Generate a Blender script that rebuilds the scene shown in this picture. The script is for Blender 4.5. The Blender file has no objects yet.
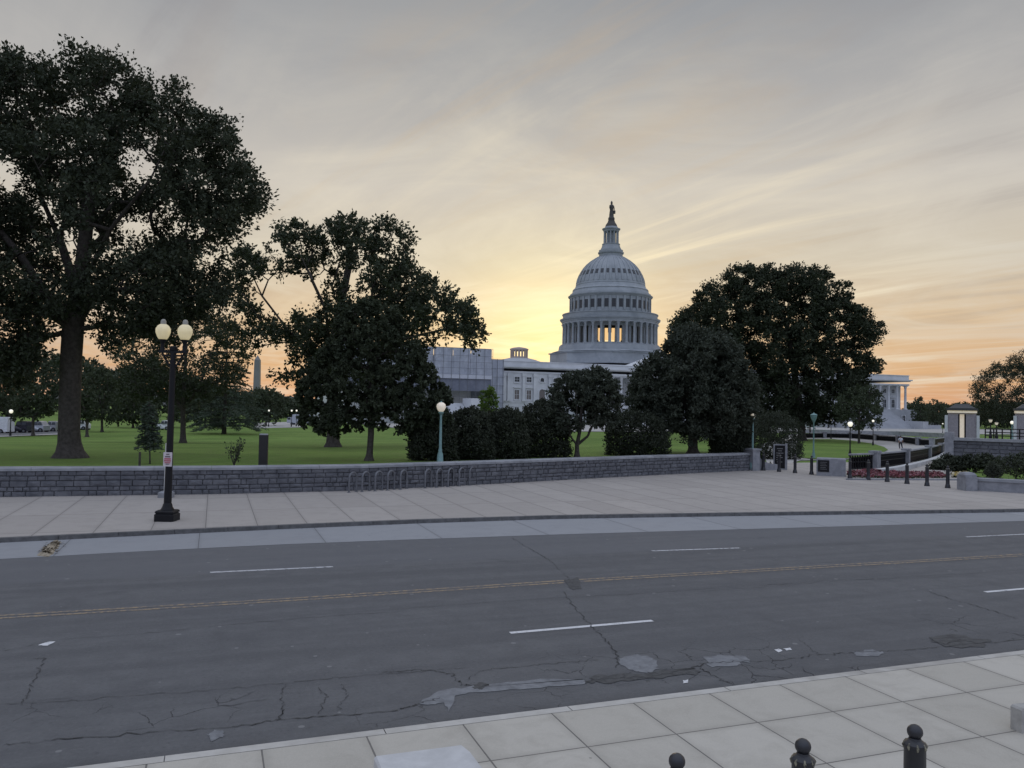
import bpy, bmesh, math, random
import numpy as np
from mathutils import Vector, Matrix

# ------------------------------------------------------------------ camera
sc = bpy.context.scene
COL = sc.collection
FPX, CX, CY, CAMH = 804.0, 512.0, 384.0, 4.0
PITCH = math.atan(22 / 804.0)
ROLL = math.radians(1.05)
_f = np.array([0, math.cos(PITCH), math.sin(PITCH)])
_r0 = np.array([1.0, 0, 0]); _u0 = np.array([0, -math.sin(PITCH), math.cos(PITCH)])
_r = math.cos(ROLL) * _r0 + math.sin(ROLL) * _u0
_u = -math.sin(ROLL) * _r0 + math.cos(ROLL) * _u0
CAM = np.array([0.0, 0.0, CAMH])
cam_data = bpy.data.cameras.new('camera'); cam = bpy.data.objects.new('camera', cam_data); COL.objects.link(cam)
cam_data.sensor_width = 36.0; cam_data.lens = 36.0 * FPX / 1024.0
cam_data.clip_start = 0.1; cam_data.clip_end = 20000
M = Matrix(((_r[0], _u[0], -_f[0], 0), (_r[1], _u[1], -_f[1], 0), (_r[2], _u[2], -_f[2], CAMH), (0, 0, 0, 1)))
cam.matrix_world = M
sc.camera = cam

# ------------------------------------------------------------------ sky, sun, exposure
SUN_AZ = math.radians(2.4)      # clockwise from +Y
SUN_EL = math.radians(4.0)
SUN_DIR = (math.sin(SUN_AZ) * math.cos(SUN_EL), math.cos(SUN_AZ) * math.cos(SUN_EL), math.sin(SUN_EL))
sc.view_settings.view_transform = 'Standard'
try: sc.view_settings.look = 'None'
except Exception: pass
sc.view_settings.exposure = 0.0; sc.view_settings.gamma = 1.0
sc.view_settings.use_curve_mapping = False

def lin(r, g, b):
    def c(v):
        v /= 255.0
        return v / 12.92 if v <= 0.04045 else ((v + 0.055) / 1.055) ** 2.4
    return (c(r), c(g), c(b), 1.0)

class NT:
    """small helper to write node graphs"""
    def __init__(self, tree): self.t = tree; self.t.nodes.clear()
    def n(self, typ, **kw):
        nd = self.t.nodes.new(typ)
        for k, v in kw.items(): setattr(nd, k, v)
        return nd
    def put(self, sock, v):
        if isinstance(v, bpy.types.NodeSocket): self.t.links.new(v, sock)
        elif v is not None: sock.default_value = v
    def math(self, op, a, b=None, c=None, clamp=False):
        nd = self.n('ShaderNodeMath', operation=op); nd.use_clamp = clamp
        self.put(nd.inputs[0], a); self.put(nd.inputs[1], b)
        if c is not None: self.put(nd.inputs[2], c)
        return nd.outputs[0]
    def vmath(self, op, a, b=None, out=0):
        nd = self.n('ShaderNodeVectorMath', operation=op)
        self.put(nd.inputs[0], a); self.put(nd.inputs[1], b)
        return nd.outputs[out]
    def mix(self, f, a, b, blend='MIX'):
        nd = self.n('ShaderNodeMix', data_type='RGBA', blend_type=blend)
        self.put(nd.inputs[0], f); self.put(nd.inputs[6], a); self.put(nd.inputs[7], b)
        return nd.outputs[2]
    def ramp(self, f, stops, interp='LINEAR'):
        nd = self.n('ShaderNodeValToRGB'); cr = nd.color_ramp; cr.interpolation = interp
        while len(cr.elements) > 1: cr.elements.remove(cr.elements[-1])
        cr.elements[0].position = stops[0][0]; cr.elements[0].color = stops[0][1]
        for p, c in stops[1:]:
            e = cr.elements.new(p); e.color = c
        self.put(nd.inputs[0], f)
        return nd.outputs[0]
    def noise(self, vec, scale, detail=4, rough=0.55, dist=0.0):
        nd = self.n('ShaderNodeTexNoise'); self.put(nd.inputs['Vector'], vec)
        nd.inputs['Scale'].default_value = scale; nd.inputs['Detail'].default_value = detail
        nd.inputs['Roughness'].default_value = rough; nd.inputs['Distortion'].default_value = dist
        return nd.outputs[0]
    def smooth(self, v, a, b):
        nd = self.n('ShaderNodeMapRange', interpolation_type='SMOOTHSTEP')
        self.put(nd.inputs[0], v); nd.inputs[1].default_value = a; nd.inputs[2].default_value = b
        return nd.outputs[0]

world = bpy.data.worlds.new("World"); sc.world = world; world.use_nodes = True
w = NT(world.node_tree)
dirv = w.vmath('NORMALIZE', w.n('ShaderNodeTexCoord').outputs['Generated'])
sep = w.n('ShaderNodeSeparateXYZ'); w.put(sep.inputs[0], dirv)
el = w.math('MULTIPLY', w.math('ARCSINE', sep.outputs[2]), 180 / math.pi)
hn = w.vmath('NORMALIZE', w.vmath('MULTIPLY', dirv, (1, 1, 0)))
caz = w.vmath('DOT_PRODUCT', hn, (math.sin(SUN_AZ), math.cos(SUN_AZ), 0), out=1)
cs = w.vmath('DOT_PRODUCT', dirv, SUN_DIR, out=1)
e01 = w.math('DIVIDE', w.math('MAXIMUM', el, 0.0), 90.0, clamp=True)
def S(stops): return [(d / 90.0, c) for d, c in stops]
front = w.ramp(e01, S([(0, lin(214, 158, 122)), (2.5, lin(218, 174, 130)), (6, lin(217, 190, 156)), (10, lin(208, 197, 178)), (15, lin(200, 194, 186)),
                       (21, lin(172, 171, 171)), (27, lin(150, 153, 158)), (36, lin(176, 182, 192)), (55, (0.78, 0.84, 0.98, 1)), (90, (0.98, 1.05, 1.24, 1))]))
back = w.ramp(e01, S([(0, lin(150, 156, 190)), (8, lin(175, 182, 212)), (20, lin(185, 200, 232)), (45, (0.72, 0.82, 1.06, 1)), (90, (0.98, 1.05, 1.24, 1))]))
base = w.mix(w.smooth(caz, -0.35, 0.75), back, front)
# high thin cloud: direction projected on a plane far above, streaked
den = w.math('ADD', w.math('MAXIMUM', sep.outputs[2], 0.0), 0.10)
cpx = w.math('DIVIDE', sep.outputs[0], den); cpy = w.math('DIVIDE', sep.outputs[1], den)
cmb = w.n('ShaderNodeCombineXYZ'); w.put(cmb.inputs[0], cpx); w.put(cmb.inputs[1], cpy)
mp = w.n('ShaderNodeMapping'); mp.inputs['Rotation'].default_value = (0, 0, math.radians(-63)); mp.inputs['Scale'].default_value = (0.33, 2.0, 1)
mp.inputs['Location'].default_value = (9.2, 2.2, 0)
rot = w.n('ShaderNodeMapping'); rot.inputs['Rotation'].default_value = (0, 0, math.radians(53))
w.put(rot.inputs[0], cmb.outputs[0]); 
mp.inputs['Rotation'].default_value = (0, 0, 0); w.put(mp.inputs[0], rot.outputs[0])
st = w.noise(mp.outputs[0], 1.25, 7, 0.62, 0.6)
big = w.noise(rot.outputs[0], 0.32, 3, 0.5, 0.4)
streak = w.smooth(st, 0.48, 0.72)
dark = w.smooth(st, 0.50, 0.32)
near = w.smooth(cs, 0.83, 0.985)         # close to the sun
lowc = w.smooth(el, 34.0, 6.0)
brightc = w.mix(near, lin(214, 210, 202), lin(255, 238, 202))
fac_b = w.math('MULTIPLY', w.math('MULTIPLY', streak, w.math('ADD', 0.28, w.math('MULTIPLY', w.smooth(sep.outputs[0], -0.08, 0.22), 0.72))), w.math('MULTIPLY', lowc, w.math('ADD', 0.40, w.math('MULTIPLY', w.smooth(big, 0.36, 0.58), 0.42))))
base = w.mix(fac_b, base, brightc)
base = w.mix(w.math('MULTIPLY', dark, 0.30), base, w.mix(near, lin(138, 136, 142), lin(205, 178, 140)))
mott = w.noise(rot.outputs[0], 1.3, 6, 0.62, 0.9)
base = w.mix(w.math('MULTIPLY', w.smooth(mott, 0.35, 0.75), w.math('MULTIPLY', lowc, 0.52)), base, w.mix(near, lin(214, 208, 198), lin(240, 229, 206)))
# forward-scatter glow round the veiled sun
g1 = w.math('POWER', w.math('MAXIMUM', cs, 0.0), 170.0)
g2 = w.math('POWER', w.math('MAXIMUM', cs, 0.0), 26.0)
def scale(col, f):
    nd = w.n('ShaderNodeVectorMath', operation='SCALE'); w.put(nd.inputs[0], col); w.put(nd.inputs[3], f); return nd.outputs[0]
gl = w.vmath('ADD', scale((0.40, 0.35, 0.11), g1), scale((0.065, 0.055, 0.022), g2))
base = w.vmath('ADD', base, gl)
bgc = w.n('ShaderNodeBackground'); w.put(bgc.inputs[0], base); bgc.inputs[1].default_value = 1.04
sky = w.n('ShaderNodeTexSky', sky_type='NISHITA'); sky.sun_disc = False
sky.sun_elevation = SUN_EL; sky.sun_rotation = SUN_AZ
bgs = w.n('ShaderNodeBackground'); w.put(bgs.inputs[0], sky.outputs[0]); bgs.inputs[1].default_value = 0.05
SKYMIX = 0.06
ms = w.n('ShaderNodeMixShader'); ms.inputs[0].default_value = SKYMIX
w.put(ms.inputs[1], bgc.outputs[0]); w.put(ms.inputs[2], bgs.outputs[0])
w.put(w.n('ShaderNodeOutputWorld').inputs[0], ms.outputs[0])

sun = bpy.data.lights.new('sun', 'SUN'); sun.energy = 0.35; sun.angle = math.radians(10); sun.color = (1.0, 0.72, 0.42)
so = bpy.data.objects.new('sun', sun); COL.objects.link(so)
so.rotation_euler = Vector(SUN_DIR).to_track_quat('Z', 'Y').to_euler()

cy = sc.cycles
cy.max_bounces = 5; cy.diffuse_bounces = 3; cy.glossy_bounces = 2; cy.transmission_bounces = 3; cy.transparent_max_bounces = 4
cy.use_denoising = True
try: cy.denoiser = 'OPENIMAGEDENOISE'
except Exception: pass
cy.sample_clamp_indirect = 4.0

# ------------------------------------------------------------------ frames of reference
TH = math.radians(20.3)                         # the street runs this much off the picture plane
US = np.array([math.cos(TH), math.sin(TH)]); VS = np.array([-math.sin(TH), math.cos(TH)])
def XY(s, d): return US * s + VS * d
def SD(x, y): return US[0] * x + US[1] * y, VS[0] * x + VS[1] * y
def ray(px, py):
    v = _f + _r * (px - CX) / FPX + _u * (CY - py) / FPX
    return v / v[1]                             # per metre of depth
def gp(px, py, z=0.0):
    v = ray(px, py); t = (z - CAMH) / v[2]; return CAM + v * t
def dp(px, py, Y): return CAM + ray(px, py) * Y
def sd_of(px, py, z=0.0):
    p = gp(px, py, z); return SD(p[0], p[1])

WALL_PX = [(-220, 498.5), (0, 497), (220, 494), (360, 490.5), (500, 483.5), (570, 479.5), (650, 475.3), (750, 470.5)]
_wl = np.array([sd_of(x, y, 0.12) for x, y in WALL_PX])
_wl = np.vstack([[_wl[0][0] - 80, _wl[0][1]], _wl, [_wl[-1][0] + 300, _wl[-1][1]]])
WALL_S0, WALL_S1 = _wl[0][0] + 20, _wl[-2][0]
def walld(s): return float(np.interp(s, _wl[:, 0], _wl[:, 1]))
def smst(x, a, b):
    t = min(1, max(0, (x - a) / (b - a))); return t * t * (3 - 2 * t)
def H(s, d):
    t = d - walld(s)
    if t < -0.05 and d < 49 and s < WALL_S1 + 60: return 0.1
    a = np.interp(t, [0, 8, 30, 72, 120, 230, 400, 1000, 4000], [1.12, 1.02, 0.5, -1.0, -1.3, -2.2, -4, -15, -34])
    b = np.interp(d, [44, 50, 66, 110, 160, 260, 400, 1000, 4000], [0.06, -0.05, -0.5, -1.1, -1.5, -2.3, -4, -15, -34])
    k = smst(s, WALL_S1 + 0.4, WALL_S1 + 3.0)
    return float(a * (1 - k) + b * k)
def HXY(x, y): return H(*SD(x, y))
def tp(px, py, off=0.0):
    """where the picture ray meets the terrain behind the wall"""
    v = ray(px, py); t = 28.0; last = t
    while t < 2500:
        p = CAM + v * t
        if p[2] < HXY(p[0], p[1]) + off: break
        last = t; t += max(0.3, t * 0.006)
    lo, hi = last, t
    for _ in range(30):
        m = (lo + hi) / 2; p = CAM + v * m
        if p[2] < HXY(p[0], p[1]) + off: hi = m
        else: lo = m
    return CAM + v * hi

# ------------------------------------------------------------------ mesh helpers
class MB:
    def __init__(self): self.v = []; self.f = []; self.m = []
    def add(self, vs, fs, m=0):
        b = len(self.v); self.v += [tuple(float(c) for c in p) for p in vs]
        for f in fs: self.f.append(tuple(b + i for i in f)); self.m.append(m)
    def box(self, x0, x1, y0, y1, z0, z1, m=0, xf=None):
        vs = [(x0, y0, z0), (x1, y0, z0), (x1, y1, z0), (x0, y1, z0), (x0, y0, z1), (x1, y0, z1), (x1, y1, z1), (x0, y1, z1)]
        if xf: vs = [xf(p) for p in vs]
        self.add(vs, [(0, 3, 2, 1), (4, 5, 6, 7), (0, 1, 5, 4), (1, 2, 6, 5), (2, 3, 7, 6), (3, 0, 4, 7)], m)
    def bbox(self, x0, x1, y0, y1, z0, z1, b=0.02, m=0):
        """box with chamfered vertical edges and top edge"""
        def ring(x0, x1, y0, y1, z, c):
            return [(x0 + c, y0, z), (x1 - c, y0, z), (x1, y0 + c, z), (x1, y1 - c, z), (x1 - c, y1, z), (x0 + c, y1, z), (x0, y1 - c, z), (x0, y0 + c, z)]
        vs = ring(x0, x1, y0, y1, z0, b) + ring(x0, x1, y0, y1, z1 - b, b) + ring(x0 + b, x1 - b, y0 + b, y1 - b, z1, b)
        fs = [tuple(range(7, -1, -1)), tuple(range(16, 24))]
        for k in (0, 8):
            for i in range(8): fs.append((k + i, k + (i + 1) % 8, k + 8 + (i + 1) % 8, k + 8 + i))
        self.add(vs, fs, m)
    def lathe(self, prof, n=24, c=(0, 0), m=0, rot=0.0, caps=True):
        vs = []
        for z, r in prof:
            for k in range(n):
                a = 2 * math.pi * k / n + rot; vs.append((c[0] + r * math.cos(a), c[1] + r * math.sin(a), z))
        fs = []
        for i in range(len(prof) - 1):
            for k in range(n):
                fs.append((i * n + k, i * n + (k + 1) % n, (i + 1) * n + (k + 1) % n, (i + 1) * n + k))
        if caps:
            fs.append(tuple(range(n - 1, -1, -1))); L = (len(prof) - 1) * n; fs.append(tuple(L + k for k in range(n)))
        self.add(vs, fs, m)
    def tube(self, pts, rads, n=6, m=0, caps=True):
        pts = [np.array(p, float) for p in pts]
        if not hasattr(rads, '__len__'): rads = [rads] * len(pts)
        vs = []; prev = None
        for i, p in enumerate(pts):
            t = pts[min(i + 1, len(pts) - 1)] - pts[max(i - 1, 0)]; L = np.linalg.norm(t); t = t / (L if L > 1e-9 else 1)
            if prev is None: prev = np.array([1.0, 0, 0]) if abs(t[0]) < 0.8 else np.array([0, 1.0, 0])
            a = prev - t * prev.dot(t); a /= max(np.linalg.norm(a), 1e-9); b = np.cross(t, a); prev = a
            for k in range(n):
                q = 2 * math.pi * k / n; vs.append(p + (a * math.cos(q) + b * math.sin(q)) * rads[i])
        fs = []
        for i in range(len(pts) - 1):
            for k in range(n): fs.append((i * n + k, i * n + (k + 1) % n, (i + 1) * n + (k + 1) % n, (i + 1) * n + k))
        if caps:
            fs.append(tuple(range(n - 1, -1, -1))); L = (len(pts) - 1) * n; fs.append(tuple(L + k for k in range(n)))
        self.add(vs, fs, m)
    def sphere(self, c, r, n=12, k=8, sz=1.0, m=0):
        prof = [(c[2] - r * sz * math.cos(math.pi * i / k), max(r * math.sin(math.pi * i / k), 1e-4)) for i in range(k + 1)]
        self.lathe(prof, n, (c[0], c[1]), m)
    def build(self, name, mats, parent=None, smooth=False):
        me = bpy.data.meshes.new(name); me.from_pydata(self.v, [], self.f)
        if not isinstance(mats, (list, tuple)): mats = [mats]
        for mm in mats: me.materials.append(mm)
        if len(mats) > 1: me.polygons.foreach_set('material_index', self.m)
        if smooth: me.polygons.foreach_set('use_smooth', [True] * len(me.polygons))
        me.update()
        o = bpy.data.objects.new(name, me); COL.objects.link(o)
        if parent: o.parent = parent
        return o
def shade(o, ang=40):
    me = o.data; me.polygons.foreach_set('use_smooth', [True] * len(me.polygons))
    try: me.set_sharp_from_angle(angle=math.radians(ang))
    except Exception: pass
    return o
def tag(o, label=None, cat=None, group=None, kind=None):
    if label: o['label'] = label
    if cat: o['category'] = cat
    if group: o['group'] = group
    if kind: o['kind'] = kind
    return o
def empty(name, loc, rz=0.0, label=None, cat=None, group=None):
    o = bpy.data.objects.new(name, None); COL.objects.link(o); o.location = [float(c) for c in loc]; o.rotation_euler = (0, 0, rz)
    o.empty_display_size = 0.2
    return tag(o, label, cat, group)
def copy_tree(o, parent=None):
    c = o.copy(); COL.objects.link(c); c.parent = parent
    for ch in o.children: copy_tree(ch, c)
    return c
def inst(o, loc=None, rz=None, parent=None):
    """copy of one object sharing its mesh"""
    c = o.copy(); COL.objects.link(c)
    if parent: c.parent = parent
    if loc is not None: c.location = loc
    if rz is not None: c.rotation_euler = (0, 0, rz)
    return c

# ------------------------------------------------------------------ materials
def material(name, fn):
    m = bpy.data.materials.new(name); m.use_nodes = True; g = NT(m.node_tree)
    out = g.n('ShaderNodeOutputMaterial'); sh = fn(g); g.put(out.inputs[0], sh); return m
def princ(g, col, rough=0.8, metal=0.0, spec=0.5, normal=None, emis=None, es=0.0):
    p = g.n('ShaderNodeBsdfPrincipled'); g.put(p.inputs['Base Color'], col); g.put(p.inputs['Roughness'], rough); p.inputs['Metallic'].default_value = metal
    p.inputs['Specular IOR Level'].default_value = spec
    if normal is not None: g.put(p.inputs['Normal'], normal)
    if emis is not None: g.put(p.inputs['Emission Color'], emis); p.inputs['Emission Strength'].default_value = es
    return p.outputs[0]
def bump(g, h, strength=0.3, dist=0.02):
    b = g.n('ShaderNodeBump'); b.inputs['Strength'].default_value = strength; b.inputs['Distance'].default_value = dist
    g.put(b.inputs['Height'], h); return b.outputs[0]
def pos(g): return g.n('ShaderNodeNewGeometry').outputs['Position']
def obj(g): return g.n('ShaderNodeTexCoord').outputs['Object']
def street(g):
    mp = g.n('ShaderNodeMapping'); mp.inputs['Rotation'].default_value = (0, 0, -TH); g.put(mp.inputs[0], pos(g)); return mp.outputs[0]
def A(v, a=None):
    return (v, v, v, 1) if not isinstance(v, tuple) else (*v, 1)
def mottled(name, c1, c2, scale=3.0, rough=0.8, bscale=40, bst=0.15, bdist=0.01, spec=0.4, coord=None, metal=0.0, c3=None, sc3=0.6):
    def fn(g):
        p = (coord or pos)(g)
        n1 = g.noise(p, scale, 6, 0.62)
        col = g.mix(g.smooth(n1, 0.3, 0.7), A(c1), A(c2))
        if c3 is not None:
            col = g.mix(g.math('MULTIPLY', g.smooth(g.noise(p, sc3, 4, 0.6, 0.6), 0.48, 0.68), 0.8), col, A(c3))
        nb = g.noise(p, bscale, 4, 0.6)
        return princ(g, col, rough, metal, spec, bump(g, nb, bst, bdist))
    return material(name, fn)
def flat(name, c, rough=0.6, metal=0.0, spec=0.5, var=0.12, scale=6.0):
    c = c if isinstance(c, tuple) else (c, c, c)
    return mottled(name, tuple(x * (1 - var) for x in c), tuple(x * (1 + var) for x in c), scale, rough, 30, 0.08, 0.004, spec, metal=metal)
def emit(name, c, s, base=(0.8, 0.8, 0.75)):
    def fn(g):
        n = g.noise(obj(g), 6.0, 2)
        e = g.mix(g.smooth(n, 0.3, 0.7), A(tuple(x * 0.85 for x in c)), A(c))
        return princ(g, A(base), 0.35, 0, 0.5, None, e, s)
    return material(name, fn)

def f_asphalt(g):
    p = street(g)
    sx = g.n('ShaderNodeSeparateXYZ'); g.put(sx.inputs[0], p)
    fine = g.noise(p, 60.0, 3, 0.75); grain = g.noise(p, 17.0, 4, 0.75); mid = g.noise(p, 2.2, 6, 0.65)
    st = g.n('ShaderNodeMapping'); st.inputs['Scale'].default_value = (0.05, 1.3, 1); g.put(st.inputs[0], p)
    lanes = g.noise(st.outputs[0], 1.0, 5, 0.6)
    col = g.mix(g.smooth(mid, 0.25, 0.75), A((0.106, 0.1065, 0.109)), A((0.130, 0.1305, 0.132)))
    col = g.mix(g.math('MULTIPLY', g.smooth(lanes, 0.42, 0.64), 0.55), col, A((0.086, 0.0865, 0.090)))
    col = g.mix(g.math('MULTIPLY', g.smooth(grain, 0.52, 0.72), 0.42), col, A((0.165, 0.167, 0.168)))
    col = g.mix(g.math('MULTIPLY', g.smooth(grain, 0.46, 0.28), 0.50), col, A((0.052, 0.053, 0.057)))
    col = g.mix(g.math('MULTIPLY', g.smooth(fine, 0.55, 0.75), 0.30), col, A((0.20, 0.20, 0.198)))
    blotch = g.noise(p, 0.55, 6, 0.72, 0.8)
    col = g.mix(g.math('MULTIPLY', g.smooth(blotch, 0.52, 0.70), 0.35), col, A((0.070, 0.071, 0.075)))
    col = g.mix(g.math('MULTIPLY', g.smooth(sx.outputs[1], 19.8, 20.1), 0.45), col, A((0.140, 0.142, 0.148)))      # newer, paler lane surface along the far side
    # network cracking in the near gutter lane, broken up by noise
    wp = g.n('ShaderNodeVectorMath', operation='ADD'); g.put(wp.inputs[0], p)
    nz = g.n('ShaderNodeTexNoise'); g.put(nz.inputs['Vector'], p); nz.inputs['Scale'].default_value = 2.5; nz.inputs['Detail'].default_value = 4
    g.put(wp.inputs[1], g.vmath('MULTIPLY', nz.outputs[1], (0.5, 0.5, 0)))
    v = g.n('ShaderNodeTexVoronoi', feature='DISTANCE_TO_EDGE'); g.put(v.inputs['Vector'], wp.outputs[0]); v.inputs['Scale'].default_value = 1.5
    band = g.math('MULTIPLY', g.smooth(sx.outputs[1], 12.6, 11.6), g.smooth(g.noise(p, 0.42, 3, 0.6), 0.50, 0.60))
    ck = g.math('MULTIPLY', g.smooth(v.outputs['Distance'], 0.016, 0.004), band)
    col = g.mix(g.math('MULTIPLY', ck, 0.85), col, A((0.035, 0.035, 0.038)))
    gut = g.math('MULTIPLY', g.smooth(sx.outputs[1], 10.3, 9.7), g.smooth(g.noise(p, 1.4, 5, 0.7), 0.35, 0.65))
    col = g.mix(g.math('MULTIPLY', gut, 0.5), col, A((0.055, 0.052, 0.05)))
    vor = g.n('ShaderNodeTexVoronoi'); g.put(vor.inputs['Vector'], p); vor.inputs['Scale'].default_value = 1.9
    spot = g.math('LESS_THAN', vor.outputs['Distance'], g.math('MULTIPLY', g.smooth(g.noise(p, 0.5, 3), 0.36, 0.6), 0.095))
    col = g.mix(g.math('MULTIPLY', spot, 0.55), col, A((0.25, 0.25, 0.245)))
    h = g.math('SUBTRACT', g.math('ADD', fine, grain), g.math('MULTIPLY', ck, 2.0))
    return princ(g, col, 0.85, 0, 0.3, bump(g, h, 0.5, 0.01))
MAT_ASPHALT = material('asphalt', f_asphalt)

def f_slabs(sx, sy, offx, offy, ca, cb, joint, stain):
    def fn(g):
        p = street(g)
        sp = g.n('ShaderNodeSeparateXYZ'); g.put(sp.inputs[0], p)
        lx = g.math('PINGPONG', g.math('ADD', sp.outputs[0], offx), sx / 2)
        ly = g.math('PINGPONG', g.math('ADD', sp.outputs[1], offy), sy / 2)
        wob = g.math('MULTIPLY', g.noise(p, 6.0, 2), 0.006)
        d = g.math('SUBTRACT', g.math('MINIMUM', lx, ly), wob)
        jm = g.smooth(d, 0.010, 0.003)
        edge = g.smooth(d, 0.13, 0.0)
        # per-slab tone
        fx = g.math('FLOOR', g.math('DIVIDE', g.math('ADD', sp.outputs[0], offx), sx)); fy = g.math('FLOOR', g.math('DIVIDE', g.math('ADD', sp.outputs[1], offy), sy))
        cv = g.n('ShaderNodeCombineXYZ'); g.put(cv.inputs[0], fx); g.put(cv.inputs[1], fy)
        wn = g.n('ShaderNodeTexWhiteNoise', noise_dimensions='2D'); g.put(wn.inputs[0], cv.outputs[0])
        col = g.mix(wn.outputs[0], A(ca), A(cb))
        n1 = g.noise(p, 1.7, 7, 0.68, 0.5)
        col = g.mix(g.math('MULTIPLY', g.smooth(n1, 0.42, 0.72), 0.45), col, A(stain))
        fine = g.noise(p, 70.0, 3, 0.7)
        col = g.mix(g.math('MULTIPLY', g.smooth(fine, 0.35, 0.7), 0.22), col, A(tuple(x * 1.25 for x in cb)))
        vor = g.n('ShaderNodeTexVoronoi'); g.put(vor.inputs['Vector'], p); vor.inputs['Scale'].default_value = 1.1
        spot = g.math('LESS_THAN', vor.outputs['Distance'], g.math('MULTIPLY', g.noise(p, 1.1, 2), 0.06))
        col = g.mix(g.math('MULTIPLY', spot, 0.6), col, A(tuple(x * 0.45 for x in ca)))
        col = g.mix(g.math('MULTIPLY', edge, 0.18), col, A(tuple(x * 0.6 for x in stain)))
        col = g.mix(jm, col, A(joint))
        h = g.math('SUBTRACT', g.math('MULTIPLY', fine, 0.2), jm)
        return princ(g, col, 0.85, 0, 0.3, bump(g, h, 0.4, 0.01))
    return fn
MAT_NEARWALK = material('near_paving', f_slabs(1.17, 1.20, 0.57, 0.0, (0.41, 0.383, 0.328), (0.485, 0.455, 0.395), (0.16, 0.15, 0.135), (0.31, 0.286, 0.242)))
MAT_FARWALK = material('far_paving', f_slabs(1.52, 3.9, 0.14, 0.9, (0.345, 0.315, 0.285), (0.395, 0.362, 0.328), (0.15, 0.14, 0.13), (0.275, 0.25, 0.225)))
MAT_APRON = material('apron_concrete', f_slabs(3.4, 40.0, 0.3, 20.0, (0.255, 0.26, 0.268), (0.295, 0.30, 0.308), (0.12, 0.12, 0.125), (0.22, 0.222, 0.23)))
MAT_KERB_DARK = mottled('kerb_granite', 0.085, 0.14, 5, 0.8)
MAT_KERB_LIGHT = mottled('kerb_concrete', (0.42, 0.40, 0.36), (0.50, 0.48, 0.44), 4, 0.85, c3=(0.30, 0.28, 0.25))
MAT_PATCH = mottled('concrete_patch', (0.155, 0.16, 0.168), (0.215, 0.22, 0.228), 7, 0.85, 60, 0.3, c3=(0.12, 0.122, 0.128), sc3=4)
MAT_CRACK = mottled('crack_dark', 0.036, 0.060, 12, 0.9)
MAT_TAR = mottled('tar_repair', 0.055, 0.085, 9, 0.8, 40, 0.5, c3=(0.04, 0.04, 0.042), sc3=7)
MAT_DEBRIS = mottled('drain_debris', (0.16, 0.13, 0.09), (0.42, 0.36, 0.27), 9, 0.9, 30, 0.6, 0.03)
def f_paint(c, wear=0.45):
    def fn(g):
        p = street(g)
        n = g.noise(p, 9.0, 5, 0.7)
        col = g.mix(g.smooth(n, wear, wear + 0.16), A((0.13, 0.127, 0.13)), A(c))
        return princ(g, col, 0.75, 0, 0.3)
    return fn
MAT_WHITE = material('white_paint', f_paint((0.62, 0.62, 0.62), 0.30))
MAT_OLDWHITE = material('worn_white_paint', f_paint((0.50, 0.50, 0.51), 0.36))
MAT_YELLOW = material('yellow_paint', f_paint((0.31, 0.235, 0.15), 0.42))
def f_grass(g):
    p = pos(g)
    n1 = g.noise(p, 0.12, 5, 0.6, 0.4); n2 = g.noise(p, 1.6, 5, 0.7); n3 = g.noise(p, 22.0, 3, 0.7)
    col = g.mix(g.smooth(n1, 0.35, 0.65), A((0.112, 0.196, 0.038)), A((0.175, 0.275, 0.058)))
    col = g.mix(g.math('MULTIPLY', g.smooth(n2, 0.42, 0.68), 0.75), col, A((0.145, 0.18, 0.06)))
    col = g.mix(g.math('MULTIPLY', g.smooth(n3, 0.4, 0.7), 0.5), col, A((0.065, 0.105, 0.022)))
    return princ(g, col, 0.9, 0, 0.15, bump(g, n3, 0.8, 0.06))
MAT_GRASS = material('lawn_grass', f_grass)
MAT_STONEWALL = mottled('wall_stone', (0.085, 0.089, 0.102), (0.16, 0.163, 0.178), 2.2, 0.85, 14, 0.5, 0.03, c3=(0.11, 0.112, 0.125), sc3=1.5)
MAT_MORTAR = mottled('wall_mortar', (.11,.114,.128), (.14,.142,.155), 8, 0.9)
MAT_CAP = mottled('wall_cap', (0.24, 0.25, 0.27), (0.33, 0.335, 0.35), 2.0, 0.8, c3=(0.19, 0.195, 0.205))
MAT_GRANITE = mottled('pale_granite', (0.46, 0.46, 0.455), (0.54, 0.54, 0.535), 5, 0.8, c3=(0.38, 0.38, 0.37))
MAT_GRANITE2 = mottled('grey_granite', (0.21, 0.215, 0.235), (0.30, 0.305, 0.325), 3, 0.8)
MAT_BLACK = flat('black_iron', (0.010, 0.010, 0.012), 0.5, 0, 0.25)
MAT_IRON2 = flat('bollard_iron', (0.022, 0.023, 0.028), 0.42)
MAT_TEAL = flat('verdigris_green', (0.16, 0.27, 0.265), 0.6)
MAT_STEEL = flat('galvanised_steel', (0.15, 0.155, 0.17), 0.55, 0.3)
MAT_PALEMETAL = flat('pale_metal', (0.55, 0.55, 0.53), 0.5)
MAT_GLOBE = emit('globe_glass', (1.0, 0.84, 0.46), 0.36, (0.42, 0.39, 0.30))
MAT_GLOBE_CAP = flat('globe_cap', (0.30, 0.28, 0.24), 0.4)
MAT_LIT = emit('lit_globe', (1.0, 0.93, 0.75), 0.8)
MAT_AMBER = emit('amber_globe', (1.0, 0.86, 0.66), 0.30, (0.7, 0.64, 0.55))
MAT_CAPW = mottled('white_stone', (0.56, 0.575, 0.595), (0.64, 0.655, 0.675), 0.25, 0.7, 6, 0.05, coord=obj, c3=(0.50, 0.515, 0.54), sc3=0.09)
MAT_CAPROOF = mottled('grey_roof', (0.34, 0.36, 0.38), (0.42, 0.43, 0.45), 0.4, 0.7, coord=obj)
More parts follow.
